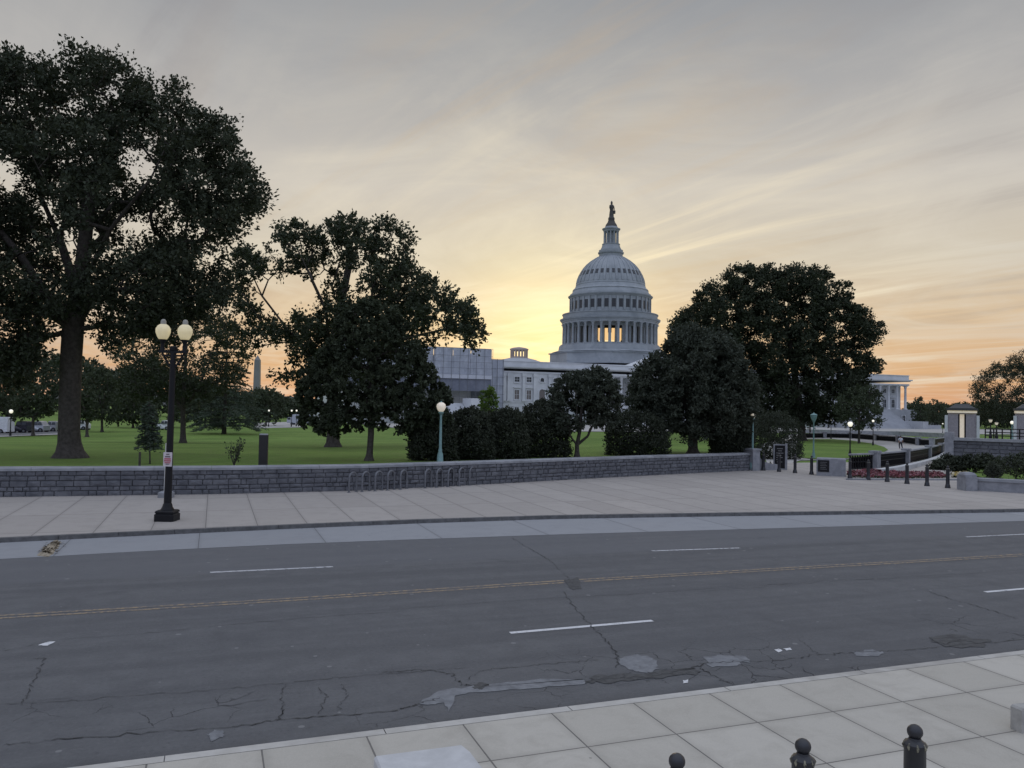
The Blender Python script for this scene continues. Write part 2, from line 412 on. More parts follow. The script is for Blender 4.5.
MAT_IRONW = mottled('white_cast_iron', (0.27, 0.295, 0.32), (0.33, 0.355, 0.38), 0.35, 0.6, 8, 0.05, coord=obj, c3=(0.23, 0.255, 0.28), sc3=0.2)
MAT_PANE = flat('dark_window', (0.03, 0.034, 0.042), 0.3)
MAT_BLIND = flat('window_blind', (0.15, 0.13, 0.125), 0.5)
MAT_BRONZE = flat('bronze', (0.055, 0.05, 0.045), 0.6)
def f_tarp(g):
    p = obj(g)
    n = g.noise(p, 0.5, 6, 0.65); mp = g.n('ShaderNodeMapping'); mp.inputs['Scale'].default_value = (3.0, 1, 0.15); g.put(mp.inputs[0], p)
    n2 = g.noise(mp.outputs[0], 0.8, 4, 0.6)
    col = g.mix(g.smooth(n, 0.3, 0.7), A((0.37, 0.395, 0.46)), A((0.48, 0.505, 0.57)))
    col = g.mix(g.math('MULTIPLY', g.smooth(n2, 0.4, 0.7), 0.4), col, A((0.29, 0.31, 0.37)))
    return princ(g, col, 0.9, 0, 0.2, bump(g, n2, 0.5, 0.3))
MAT_TARP = material('scaffold_netting', f_tarp)
MAT_TARPD = mottled('dark_netting', (0.15, 0.165, 0.21), (0.20, 0.215, 0.26), 0.6, 0.9, coord=obj)
MAT_BARK = mottled('bark', (0.045, 0.038, 0.033), (0.085, 0.074, 0.065), 6, 0.95, 18, 0.9, 0.05)
def f_leaf(c1, c2, tr=0.25):
    def fn(g):
        p = pos(g)
        n = g.noise(p, 0.7, 3, 0.6); n2 = g.noise(p, 9.0, 2, 0.5)
        col = g.mix(g.smooth(n, 0.3, 0.7), A(c1), A(c2))
        col = g.mix(g.math('MULTIPLY', n2, 0.5), col, A(tuple(x * 1.5 for x in c2)))
        pr = princ(g, col, 0.7, 0, 0.18)
        t = g.n('ShaderNodeBsdfTranslucent'); g.put(t.inputs[0], g.mix(0.5, col, A((c2[0] * 1.6, c2[1] * 1.5, c2[2] * 0.6))))
        m = g.n('ShaderNodeMixShader'); m.inputs[0].default_value = tr; g.put(m.inputs[1], pr); g.put(m.inputs[2], t.outputs[0]); return m.outputs[0]
    return fn
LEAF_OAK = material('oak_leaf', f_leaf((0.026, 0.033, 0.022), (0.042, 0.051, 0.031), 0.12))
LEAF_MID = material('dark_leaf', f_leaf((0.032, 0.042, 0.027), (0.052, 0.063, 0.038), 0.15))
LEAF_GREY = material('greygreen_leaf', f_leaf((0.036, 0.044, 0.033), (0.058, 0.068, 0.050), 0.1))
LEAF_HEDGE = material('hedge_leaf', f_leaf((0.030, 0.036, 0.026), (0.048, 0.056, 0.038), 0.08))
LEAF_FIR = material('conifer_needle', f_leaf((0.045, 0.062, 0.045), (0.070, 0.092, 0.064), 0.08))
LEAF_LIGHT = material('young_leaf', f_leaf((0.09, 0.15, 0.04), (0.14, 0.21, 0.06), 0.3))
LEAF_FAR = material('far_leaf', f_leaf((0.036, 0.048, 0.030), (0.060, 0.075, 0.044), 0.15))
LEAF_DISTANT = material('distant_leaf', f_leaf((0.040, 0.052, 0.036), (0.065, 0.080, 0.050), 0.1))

# ------------------------------------------------------------------ setting: ground, road, pavements
def sheet(name, polys, mat, kind='structure'):
    """polys: list of (list of 3D points) quads / polygons"""
    mb = MB()
    for pts in polys: mb.add(pts, [tuple(range(len(pts)))])
    o = mb.build(name, mat); o['kind'] = kind; return o

def build_ground():
    ss = sorted(set([-6000, -3000, -1500, -800, -500, -350, -250, -200, -160, -130] + list(np.arange(-110, 130, 2.5)) + list(np.arange(130, 300, 10)) + [320, 400, 500, 700, 1000, 1600, 3000, 6000]))
    tt = [-3000, -800, -200, -60, -30, -15, -5, 0.12, 0.22] + list(np.arange(1.5, 40, 1.5)) + list(np.arange(40, 130, 3)) + list(np.arange(130, 320, 10)) + [340, 400, 500, 700, 1000, 1500, 2500, 4000, 7000]
    V = []; F = []
    for t in tt:
        for s in ss:
            d = walld(s) + t; p = XY(s, d)
            z = H(s, d) if t > 0.2 else -0.12
            if t > 0 and s > WALL_S1 and d < 47: z = min(z, -0.12)
            V.append((p[0], p[1], z))
    n = len(ss)
    for j in range(len(tt) - 1):
        for i in range(n - 1): F.append((j * n + i, j * n + i + 1, (j + 1) * n + i + 1, (j + 1) * n + i))
    mb = MB(); mb.add(V, F); o = mb.build('ground', MAT_GRASS, smooth=False); o['kind'] = 'structure'
build_ground()

S_L, S_R = -70.0, 130.0
D_NEAR = 9.62
KERB_PX = [(0, 543), (130, 536.5), (300, 528.5), (420, 523.5), (560, 519), (720, 516.5), (860, 514.5), (1024, 512.3)]
_kl = np.array([sd_of(x, y, 0.0) for x, y in KERB_PX])
_kl = np.vstack([[S_L - 5, _kl[0][1] - 0.2], _kl, [_kl[-1][0] + 12, _kl[-1][1] - 0.8], [S_R + 5, _kl[-1][1] - 1.0]])
def kerbd(s): return float(np.interp(s, _kl[:, 0], _kl[:, 1]))
APRON_PX = [(0, 559.5), (130, 552), (270, 545), (400, 540), (560, 534.5), (700, 530.5), (860, 526), (1024, 521)]
_al = np.array([sd_of(x, y, 0.0) for x, y in APRON_PX])
_al = np.vstack([[S_L - 5, _al[0][1]], _al, [S_R + 5, _al[-1][1] - 0.5]])
def aprond(s): return float(np.interp(s, _al[:, 0], _al[:, 1]))
def P3(s, d, z): p = XY(s, d); return (p[0], p[1], z)
SS = list(np.arange(S_L, S_R + 0.1, 1.5))
sheet('road', [[P3(S_L, D_NEAR - 0.3, 0), P3(S_R, D_NEAR - 0.3, 0), P3(S_R, 34, 0), P3(S_L, 34, 0)]], MAT_ASPHALT)
sheet('road_apron', [[P3(a, aprond(a), 0.005), P3(b, aprond(b), 0.005), P3(b, kerbd(b) + 0.05, 0.005), P3(a, kerbd(a) + 0.05, 0.005)] for a, b in zip(SS[:-1], SS[1:])], MAT_APRON)
mb = MB()
for a, b in zip(SS[:-1], SS[1:]):                      # far kerb, granite, with joints
    g = 0.006
    k0, k1 = kerbd(a + g), kerbd(b - g)
    vs = [P3(a + g, k0, -0.02), P3(b - g, k1, -0.02), P3(b - g, k1 + 0.015, 0.125), P3(a + g, k0 + 0.015, 0.125), P3(b - g, k1 + 0.2, 0.125), P3(a + g, k0 + 0.2, 0.125)]
    mb.add(vs, [(0, 1, 2, 3), (3, 2, 4, 5), (1, 4, 2), (0, 3, 5)])
o = mb.build('far_kerb', MAT_KERB_DARK); o['kind'] = 'structure'
def far_edge(s):
    if s <= WALL_S1: return walld(s) + 0.1
    return 49.5 if s > WALL_S1 + 1 else 49.5
polys = []
for a, b in zip(SS[:-1], SS[1:]):
    if a < WALL_S1 < b:
        polys.append([P3(a, kerbd(a) + 0.19, 0.12), P3(WALL_S1, kerbd(WALL_S1) + 0.19, 0.12), P3(WALL_S1, walld(WALL_S1) + 0.1, 0.12), P3(a, walld(a) + 0.1, 0.12)])
        polys.append([P3(WALL_S1, kerbd(WALL_S1) + 0.19, 0.12), P3(b, kerbd(b) + 0.19, 0.12), P3(b, far_edge(b), 0.12), P3(WALL_S1, far_edge(b), 0.12)])
    else:
        polys.append([P3(a, kerbd(a) + 0.19, 0.12), P3(b, kerbd(b) + 0.19, 0.12), P3(b, far_edge(b), 0.12), P3(a, far_edge(b if a > WALL_S1 else a), 0.12)])
sheet('far_sidewalk', polys, MAT_FARWALK)
# near pavement
sheet('near_sidewalk', [[P3(S_L, -14, 0.12), P3(S_R, -14, 0.12), P3(S_R, D_NEAR - 0.17, 0.12), P3(S_L, D_NEAR - 0.17, 0.12)]], MAT_NEARWALK)
mb = MB(); x = S_L
rng = random.Random(3)
while x < 60:
    L = 2.4
    vs = [P3(x + .005, D_NEAR - 0.175, 0.124), P3(x + L - .005, D_NEAR - 0.175, 0.124), P3(x + L - .005, D_NEAR - 0.015, 0.122), P3(x + .005, D_NEAR - 0.015, 0.122),
          P3(x + L - .005, D_NEAR, 0.10), P3(x + .005, D_NEAR, 0.10), P3(x + L - .005, D_NEAR, -0.02), P3(x + .005, D_NEAR, -0.02)]
    mb.add(vs, [(0, 1, 2, 3), (3, 2, 4, 5), (5, 4, 6, 7)]); x += L
o = mb.build('near_kerb', MAT_KERB_LIGHT); o['kind'] = 'structure'

# markings
def strip_px(p0, p1, width, z=0.004, mat=None, n=1):
    a = np.array(sd_of(*p0)); b = np.array(sd_of(*p1)); return a, b
def mark(polys, name, mat): return sheet(name, polys, mat)
def dash(s0, s1, d, w): return [P3(s0, d - w / 2, 0.0045), P3(s1, d - w / 2, 0.0045), P3(s1, d + w / 2, 0.0045), P3(s0, d + w / 2, 0.0045)]
yd = []
yl = np.array([sd_of(x, y) for x, y in [(0, 617), (300, 599), (570, 581.2), (800, 568), (1024, 555)]])
yl = np.vstack([[S_L, yl[0][1]], yl, [S_R, yl[-1][1]]])
for a, b in zip(SS[:-1], SS[1:]):
    for off in (-0.10, 0.10):
        d0 = float(np.interp(a, yl[:, 0], yl[:, 1])) + off; d1 = float(np.interp(b, yl[:, 0], yl[:, 1])) + off
        yd.append([P3(a, d0 - .05, .0045), P3(b, d1 - .05, .0045), P3(b, d1 + .05, .0045), P3(a, d0 + .05, .0045)])
mark(yd, 'yellow_centre_line', MAT_YELLOW)
s0, dn = sd_of(510, 633); s1, _ = sd_of(659, 624); s2, _ = sd_of(1005, 597)
per = s2 - s0
mark([dash(s0 + per * k, s0 + per * k + (s1 - s0), dn, 0.115) for k in (0, 1, 2, 3)], 'white_lane_dashes', MAT_WHITE)
fd = []
for (p0, p1) in [((210, 572.5), (333, 566.8)), ((652, 551), (740, 548)), ((966, 537), (1030, 534))]:
    a = sd_of(*p0); b = sd_of(*p1); fd.append([P3(a[0], a[1] - .062, .0045), P3(b[0], b[1] - .062, .0045), P3(b[0], b[1] + .062, .0045), P3(a[0], a[1] + .062, .0045)])
mark(fd, 'worn_lane_dashes', MAT_OLDWHITE)

# cracks and repairs in the asphalt
def ribbon(pts_px, w, z, jitter=0.02, seed=0, sub=6):
    rng = random.Random(seed); P = [np.array(gp(x, y, 0))[:2] for x, y in pts_px]; Q = []
    for a, b in zip(P[:-1], P[1:]):
        for k in range(sub): Q.append(a + (b - a) * k / sub + np.array([rng.gauss(0, jitter), rng.gauss(0, jitter)]))
    Q.append(P[-1]); L = []; R = []
    for i, q in enumerate(Q):
        t = Q[min(i + 1, len(Q) - 1)] - Q[max(i - 1, 0)]; t = t / (np.linalg.norm(t) + 1e-9); nrm = np.array([-t[1], t[0]])
        ww = w * 0.75 * rng.uniform(0.15, 1.2) * (0.3 if i in (0, len(Q) - 1) else 1)
        L.append(q + nrm * ww / 2); R.append(q - nrm * ww / 2)
    return [[(*L[i], z), (*R[i], z), (*R[i + 1], z), (*L[i + 1], z)] for i in range(len(Q) - 1)]
CR = [([(22, 705), (30, 690), (38, 672), (46, 658), (32, 659)], .022), ([(0, 652), (60, 640), (140, 634), (240, 624), (330, 616), (400, 612)], .018),
      ([(0, 745), (60, 740), (150, 733), (235, 727), (275, 721), (330, 716), (400, 711)], .030), ([(0, 705), (70, 701), (170, 693), (270, 685), (340, 678), (400, 673), (470, 668)], .016),
      ([(277, 722), (284, 710), (281, 696), (286, 684)], .022), ([(318, 714), (326, 698), (318, 688)], .018), ([(338, 712), (346, 696), (342, 684)], .014),
      ([(512, 538), (530, 549), (548, 559), (565, 575), (573, 584)], .025), ([(563, 592), (575, 608), (590, 625), (606, 640), (618, 655), (616, 668)], .030),
      ([(381, 673), (420, 670), (452, 674), (462, 685), (475, 686)], .028), ([(466, 681), (480, 671), (520, 667), (560, 663), (600, 660)], .018),
      ([(394, 711), (420, 704), (440, 698)], .030), ([(586, 682), (610, 679), (650, 677), (690, 670), (704, 664)], .035), ([(700, 664), (730, 662), (780, 661), (815, 655)], .030),
      ([(700, 668), (715, 677), (735, 686), (742, 690)], .030), ([(815, 655), (860, 652), (900, 651), (950, 646), (1024, 640)], .022),
      ([(800, 640), (812, 650), (820, 656)], .014), ([(926, 591), (950, 599), (990, 610), (1020, 620)], .030), ([(700, 592), (800, 584), (900, 577), (990, 573)], .016),
      ([(760, 586), (840, 580), (980, 576)], .02), ([(380, 611), (470, 604), (560, 598), (640, 594), (720, 588)], .014), ([(930, 640), (945, 645), (960, 640), (985, 645)], .04),
      ([(600, 545), (680, 541), (800, 536)], .012), ([(0, 588), (150, 580), (300, 573), (420, 566), (520, 561)], .012)]
polys = []
for i, (pts, wd) in enumerate(CR): polys += ribbon(pts, wd, 0.0095, 0.022, i, 12)
sheet('road_cracks', polys, MAT_CRACK)
def blob_px(pts, z, seed, amp=0.03, sub=5):
    rng = random.Random(seed); P = [np.array(gp(x, y, 0))[:2] for x, y in pts]; Q = []
    for a, b in zip(P, P[1:] + P[:1]):
        for k in range(sub): q = a + (b - a) * k / sub; Q.append((q[0] + rng.gauss(0, amp), q[1] + rng.gauss(0, amp), z))
    return Q
sheet('road_patches', [blob_px([(618, 661), (626, 656), (645, 656), (657, 661), (656, 669), (648, 673), (632, 671)], .0065, 1),
                       blob_px([(416, 703), (440, 691), (470, 686), (510, 683), (545, 679), (586, 679), (584, 685), (540, 688), (500, 691), (470, 693), (455, 697), (449, 712), (443, 704), (425, 706)], .0065, 2, .02, 4),
                       blob_px([(703, 658), (720, 655), (745, 656), (750, 662), (735, 666), (708, 668)], .0065, 3),
                       blob_px([(851, 653), (866, 650), (884, 652), (880, 656), (858, 656)], .0065, 4),
                       blob_px([(208, 735), (214, 730), (224, 732), (222, 738), (211, 742)], .0065, 5, .012)], MAT_PATCH)
sheet('tar_repairs', [blob_px([(584, 683), (600, 676), (640, 673), (690, 668), (700, 672), (660, 678), (610, 684)], .0078, 6, .04),
                      blob_px([(930, 638), (950, 634), (990, 640), (985, 647), (945, 648)], .0078, 7, .05), blob_px([(472, 686), (480, 683), (490, 685), (484, 690), (474, 690)], .0078, 8, .02),
                      blob_px([(565, 580), (578, 578), (582, 588), (572, 590)], .0078, 10, .03)], MAT_TAR)
sheet('road_paint_scraps', [blob_px([(775, 650), (779, 649), (783, 651), (778, 653)], .0078, 11, .01, 2), blob_px([(784, 649), (790, 648), (792, 650), (786, 651)], .0078, 12, .01, 2),
                            blob_px([(683, 681), (688, 680), (688, 683), (683, 684)], .0078, 13, .01, 2), blob_px([(37, 646), (48, 642), (55, 642), (48, 646)], .0078, 14, .012, 3)], MAT_WHITE)
# silt and leaves by the gutter grating
mb = MB(); rng = random.Random(9)
ring = blob_px([(37, 556), (42, 549), (50, 543), (58, 540), (60, 544), (56, 552), (48, 557)], .008, 15, .03, 5)
cxy = np.mean([p[:2] for p in ring], axis=0)
mb.add(ring + [(cxy[0], cxy[1], 0.09)], [(i, (i + 1) % len(ring), len(ring)) for i in range(len(ring))])
for i in range(60):
    p = np.array(ring[rng.randrange(len(ring))][:2]) * 0.6 + cxy * 0.4 + np.array([rng.gauss(0, .1), rng.gauss(0, .1)]); q = rng.uniform(.03, .09)
    mb.add([(p[0] - q, p[1], .03), (p[0], p[1] - q, .05), (p[0] + q, p[1], .06 + rng.random() * .05), (p[0], p[1] + q, .04)], [(0, 1, 2, 3)])
o = mb.build('gutter_silt', MAT_DEBRIS); o['kind'] = 'stuff'

# ------------------------------------------------------------------ stone retaining wall
def build_wall():
    root = empty('stone_wall', P3((WALL_S0 + WALL_S1) / 2, walld(0), 0.12), 0, 'long low rough stone retaining wall with a smooth cap along the lawn', 'wall')
    inv = Matrix.Translation(root.location).inverted()
    def top(s): return 1.26
    rng = random.Random(5)
    mb = MB(); s = WALL_S0
    stops = []
    while s < WALL_S1: stops.append(s); s += 1.0
    stops.append(WALL_S1)
    for a, b in zip(stops[:-1], stops[1:]):                    # core
        vs = [P3(a, walld(a) + 0.04, 0), P3(b, walld(b) + 0.04, 0), P3(b, walld(b) + 0.5, 0), P3(a, walld(a) + 0.5, 0),
              P3(a, walld(a) + 0.04, 1.12), P3(b, walld(b) + 0.04, 1.12), P3(b, walld(b) + 0.5, 1.12), P3(a, walld(a) + 0.5, 1.12)]
        mb.add(vs, [(0, 1, 5, 4), (2, 3, 7, 6), (4, 5, 6, 7)] + ([(0, 4, 7, 3)] if a == WALL_S0 else []) + ([(1, 2, 6, 5)] if b == WALL_S1 else []), 1)
    z = 0.1
    for row, h in enumerate((0.22, 0.17, 0.24, 0.19, 0.20)):
        s = WALL_S0 + rng.random()
        while s < WALL_S1 - 0.2:
            L = min(rng.uniform(0.22, 0.62), WALL_S1 - s); g = 0.006
            a, b = s + g, s + L - g; z0, z1 = z + g, z + h - g
            pr = rng.uniform(0.0, 0.022)
            da, db = walld(a), walld(b); c = 0.016
            j = lambda q: rng.uniform(-q, q)
            vs = [P3(a, da + .05, z0), P3(b, db + .05, z0), P3(b, db + .05, z1), P3(a, da + .05, z1),
                  P3(a, da - pr + .02, z0), P3(b, db - pr + .02, z0), P3(b, db - pr + .02, z1), P3(a, da - pr + .02, z1),
                  P3(a + c + j(.02), da - pr - .012 + j(.008), z0 + c), P3(b - c + j(.02), db - pr - .012 + j(.008), z0 + c), P3(b - c + j(.02), db - pr - .012 + j(.008), z1 - c), P3(a + c + j(.02), da - pr - .012 + j(.008), z1 - c),
                  P3((a + b) / 2 + j(.1), (da + db) / 2 - pr - .03 + j(.015), (z0 + z1) / 2 + j(.03))]
            fs = [(0, 1, 5, 4), (1, 2, 6, 5), (2, 3, 7, 6), (3, 0, 4, 7), (4, 5, 9, 8), (5, 6, 10, 9), (6, 7, 11, 10), (7, 4, 8, 11), (8, 9, 12), (9, 10, 12), (10, 11, 12), (11, 8, 12)]
            mb.add(vs, fs, 0); s += L
        z += h
    o = mb.build('masonry', [MAT_STONEWALL, MAT_MORTAR], root); o.matrix_parent_inverse = inv
    mb = MB(); s = WALL_S0
    while s < WALL_S1:
        e = min(s + 2.2, WALL_S1); g = .006
        for (a, b) in ((s + g, (s + e) / 2), ((s + e) / 2, e - g)):
            vs = [P3(a, walld(a) - .06, 1.115), P3(b, walld(b) - .06, 1.115), P3(b, walld(b) - .06, 1.215), P3(a, walld(a) - .06, 1.215),
                  P3(b, walld(b) - .02, 1.25), P3(a, walld(a) - .02, 1.25), P3(b, walld(b) + .56, 1.26), P3(a, walld(a) + .56, 1.26), P3(b, walld(b) + .56, 1.115), P3(a, walld(a) + .56, 1.115)]
            mb.add(vs, [(0, 1, 2, 3), (3, 2, 4, 5), (5, 4, 6, 7), (7, 6, 8, 9), (9, 8, 1, 0), (1, 8, 6, 4, 2), (0, 3, 5, 7, 9)])
        s = e
    o = mb.build('cap', MAT_CAP, root); o.matrix_parent_inverse = inv
    # scrolled end pier
    mb = MB(); p = XY(WALL_S1, walld(WALL_S1))
    def xf(q): w_ = XY(WALL_S1 + q[0], walld(WALL_S1) + q[1]); return (w_[0], w_[1], q[2])
    mb.box(0.01, 0.55, -0.28, 0.75, 0.1, 1.42, 0, xf); mb.box(-0.06, 0.62, -0.34, 0.81, 1.42, 1.54, 0, xf)
    n = 10
    side = [(0.55, 0.12), (2.2, 0.12), (2.2, 0.5)] + [(2.2 - 1.6 * math.sin(k / n * math.pi / 2), 1.3 - 0.8 * math.cos(k / n * math.pi / 2)) for k in range(1, n + 1)] + [(0.55, 1.3)]
    vs = [xf((a, 0.0, z)) for a, z in side] + [xf((a, 0.5, z)) for a, z in side]; m = len(side)
    mb.add(vs, [tuple(range(m)), tuple(range(2 * m - 1, m - 1, -1))] + [(i, m + i, m + (i + 1) % m, (i + 1) % m) for i in range(m)])
    o = mb.build('end_pier', MAT_GRANITE2, root); o.matrix_parent_inverse = inv
build_wall()

# ------------------------------------------------------------------ trees
def inside(poly, x, y):
    c = False; n = len(poly); j = n - 1
    for i in range(n):
        xi, yi = poly[i]; xj, yj = poly[j]
        if (yi > y) != (yj > y) and x < (xj - xi) * (y - yi) / (yj - yi) + xi: c = not c
        j = i
    return c
def edge_dist(poly, x, y):
    m = 1e9
    for (x0, y0), (x1, y1) in zip(poly, poly[1:] + poly[:1]):
        dx, dy = x1 - x0, y1 - y0; L = dx * dx + dy * dy
        t = 0 if L == 0 else max(0, min(1, ((x - x0) * dx + (y - y0) * dy) / L))
        m = min(m, math.hypot(x - x0 - t * dx, y - y0 - t * dy))
    return m
def leaf_mesh(name, C, D, size, mat, parent, rng, aspect=0.55, fold=0.25):
    """C centres, D directions (n,3): one folded leaf blade each"""
    n = len(C)
    D = D / np.maximum(np.linalg.norm(D, axis=1, keepdims=True), 1e-9)
    R = rng.normal(size=(n, 3)); W = np.cross(D, R); W /= np.maximum(np.linalg.norm(W, axis=1, keepdims=True), 1e-9)
    N = np.cross(W, D)
    L = (size * rng.uniform(0.65, 1.35, size=(n, 1)))
    v0 = C - D * L * 0.5; v2 = C + D * L * 0.5
    v1 = C + W * L * aspect * 0.5 + N * L * fold * 0.4 + D * L * 0.05; v3 = C - W * L * aspect * 0.5 + N * L * fold * 0.4 + D * L * 0.05
    V = np.stack([v0, v1, v2, v3], axis=1).reshape(-1, 3).astype(np.float32)
    me = bpy.data.meshes.new(name)
    me.vertices.add(4 * n); me.loops.add(4 * n); me.polygons.add(n)
    me.vertices.foreach_set('co', V.ravel())
    me.loops.foreach_set('vertex_index', np.arange(4 * n, dtype=np.int32))
    me.polygons.foreach_set('loop_start', np.arange(0, 4 * n, 4, dtype=np.int32))
    me.polygons.foreach_set('loop_total', np.full(n, 4, dtype=np.int32))
    me.materials.append(mat); me.update(calc_edges=True); me.validate()
    o = bpy.data.objects.new(name, me); COL.objects.link(o)
    if parent: o.parent = parent; o.matrix_parent_inverse = Matrix.Translation(parent.location).inverted()
    return o
def clump_leaves(C, rad, per, rng, axis, flat_=0.0, up=0.35):
    """twigs radiating out of each clump centre with leaves along them"""
    out_c = []; out_d = []
    for c, r in zip(C, rad):
        nt = max(4, per // 9)
        T = rng.normal(size=(nt, 3)); T[:, 2] *= (1 - flat_)
        o = c - axis; o = o / max(np.linalg.norm(o), 1e-6)
        T = T / np.linalg.norm(T, axis=1, keepdims=True) + o * 0.45 + np.array([0, 0, up])
        T /= np.linalg.norm(T, axis=1, keepdims=True)
        k = max(1, per // nt)
        tt = rng.uniform(0.15, 1.0, size=(nt, k)) ** 0.75
        ln = r * rng.uniform(0.6, 1.12, size=(nt, 1))
        P = c + T[:, None, :] * (tt * ln)[:, :, None] + rng.normal(size=(nt, k, 3)) * r * 0.10
        Dr = T[:, None, :] + rng.normal(size=(nt, k, 3)) * 0.7
        out_c.append(P.reshape(-1, 3)); out_d.append(Dr.reshape(-1, 3))
    return np.vstack(out_c), np.vstack(out_d)
def wavy(p, k, ph):
    return (math.sin(p[0] * k + ph) + math.sin(p[1] * k * 1.13 + 1.7 * ph) + math.sin(p[2] * k * 0.93 + 0.6 * ph) + math.sin((p[0] + p[2]) * k * 0.61 + 2.1 * ph)) / 4
def tree(name, label, base, poly, trunk_px, r0, nclump, per, leaf, mat, seed, thick=1.0, holes=(), gap=0.35, kfreq=1.1, crad=None, depth=None, group=None, limbs=(), flat_=0.0, up=0.3, maxbr=0.16, cat='tree', edge=None, bark=None):
    rng = np.random.default_rng(seed); bp = tp(*base) if depth is None else dp(base[0], base[1], depth)
    Y0 = bp[1]; mpp = Y0 / FPX
    root = empty(name, bp, 0, label, cat, group)
    xs = [p[0] for p in poly]; ys = [p[1] for p in poly]
    edm = 0; pts = []
    for _ in range(400):
        x, y = rng.uniform(min(xs), max(xs)), rng.uniform(min(ys), max(ys))
        if inside(poly, x, y): edm = max(edm, edge_dist(poly, x, y))
    C = []; tries = 0; R = edm * mpp * thick
    if crad is None: crad = 1.35 * (R * R * edm * mpp / max(nclump, 1)) ** (1 / 3) * 1.2
    msep = crad * 0.62
    if edge is None: edge = 0.42 * crad / mpp
    while len(C) < nclump and tries < nclump * 60:
        tries += 1
        x, y = rng.uniform(min(xs), max(xs)), rng.uniform(min(ys), max(ys))
        if not inside(poly, x, y) or any(inside(h, x, y) for h in holes): continue
        ed = edge_dist(poly, x, y)
        if ed < edge: continue
        q = min(1, ed / edm); hd = R * math.sqrt(max(0, 1 - (1 - q) ** 2))
        u = rng.uniform(-1, 1); p = dp(x, y, Y0 + hd * u)
        if p[2] < HXY(p[0], p[1]) + 0.3: continue
        if wavy(p, kfreq, seed) > gap and ed > 10: continue
        if C and np.min(np.sum((np.array(C) - p) ** 2, axis=1)) < msep ** 2: continue
        C.append(p)
    C = np.array(C)
    # skeleton ---------------------------------------------------
    nodes = [np.array(bp)]; par = [-1]
    for (x, y) in trunk_px: nodes.append(dp(x, y, Y0)); par.append(len(nodes) - 2)
    ntr = len(nodes)
    for li in limbs:                                         # named limbs: start index on trunk, list of (px,py,depth offset)
        k = li[0]
        for (x, y, dy) in li[1]: nodes.append(dp(x, y, Y0 + dy)); par.append(k); k = len(nodes) - 1
    pl = [0.0] * len(nodes)
    for i in range(1, len(nodes)): pl[i] = pl[par[i]] + np.linalg.norm(nodes[i] - nodes[par[i]])
    att0 = max(1, ntr - max(2, ntr // 2))
    top = nodes[ntr - 1]
    for ci in np.argsort(np.linalg.norm(C - nodes[max(1, ntr - 2)], axis=1)):
        c = C[ci]; NA = np.array(nodes[att0:]); PL = np.array(pl[att0:])
        dist = np.linalg.norm(NA - c, axis=1)
        cost = dist + 0.22 * PL + np.where(NA[:, 2] > c[2] + 0.4, 0.8, 0) * dist
        k = int(np.argmin(cost)) + att0
        a = nodes[k]; L = np.linalg.norm(c - a)
        m = (a + c) / 2 + rng.normal(size=3) * L * 0.10; m[2] += L * 0.06
        nodes.append(m); par.append(k); pl.append(pl[k] + L * .52); nodes.append(c.copy()); par.append(len(nodes) - 2); pl.append(pl[-1] + L * .52)
    cnt = [0.0] * len(nodes)
    for i in range(len(nodes) - 1, 0, -1): cnt[i] += 1; cnt[par[i]] += cnt[i]
    mx = max(cnt[1], 1)
    rad = [max(0.012 if leaf < .3 else .02, r0 * (c / mx) ** 0.5) for c in cnt]
    for i in range(len(nodes)):
        if i >= ntr: rad[i] = min(rad[i], r0 * 0.62)
    for i in range(ntr): rad[i] = max(rad[i], r0 * (1 - 0.45 * i / max(1, ntr)))
    mb = MB()
    # trunk with root flare
    tpts = [nodes[i] for i in range(ntr)]; tr = [rad[i] for i in range(ntr)]
    b0 = tpts[0].copy(); dirv_ = tpts[1] - b0; L1 = np.linalg.norm(dirv_)
    pts = [b0 - np.array([0, 0, 0.35]), b0 + np.array([0, 0, 0.02]), b0 + dirv_ * min(0.3, 0.35 / L1), b0 + dirv_ * min(0.55, 1.1 / L1)] + tpts[1:]
    rr = [r0 * 2.0, r0 * 1.75, r0 * 1.3, r0 * 1.08] + tr[1:]
    mb.tube(pts, rr, 14 if r0 > .3 else 8)
    for i in range(ntr, len(nodes)):
        a, b = nodes[par[i]], nodes[i]
        ra = min(rad[par[i]], rad[i] * 1.35); n = 7 if rad[i] > .08 else 4
        mb.tube([a, b], [ra, rad[i]], n, caps=False)
    o = mb.build('trunk', bark or MAT_BARK, root, smooth=True); o.matrix_parent_inverse = Matrix.Translation(root.location).inverted()
    axis = np.array([bp[0], bp[1], C[:, 2].mean()])
    cr = np.full(len(C), crad) * rng.uniform(0.75, 1.2, size=len(C))
    LC, LD = clump_leaves(C, cr, per, rng, axis, flat_, up)
    leaf_mesh('crown', LC, LD, leaf, mat, root, rng)
    return root

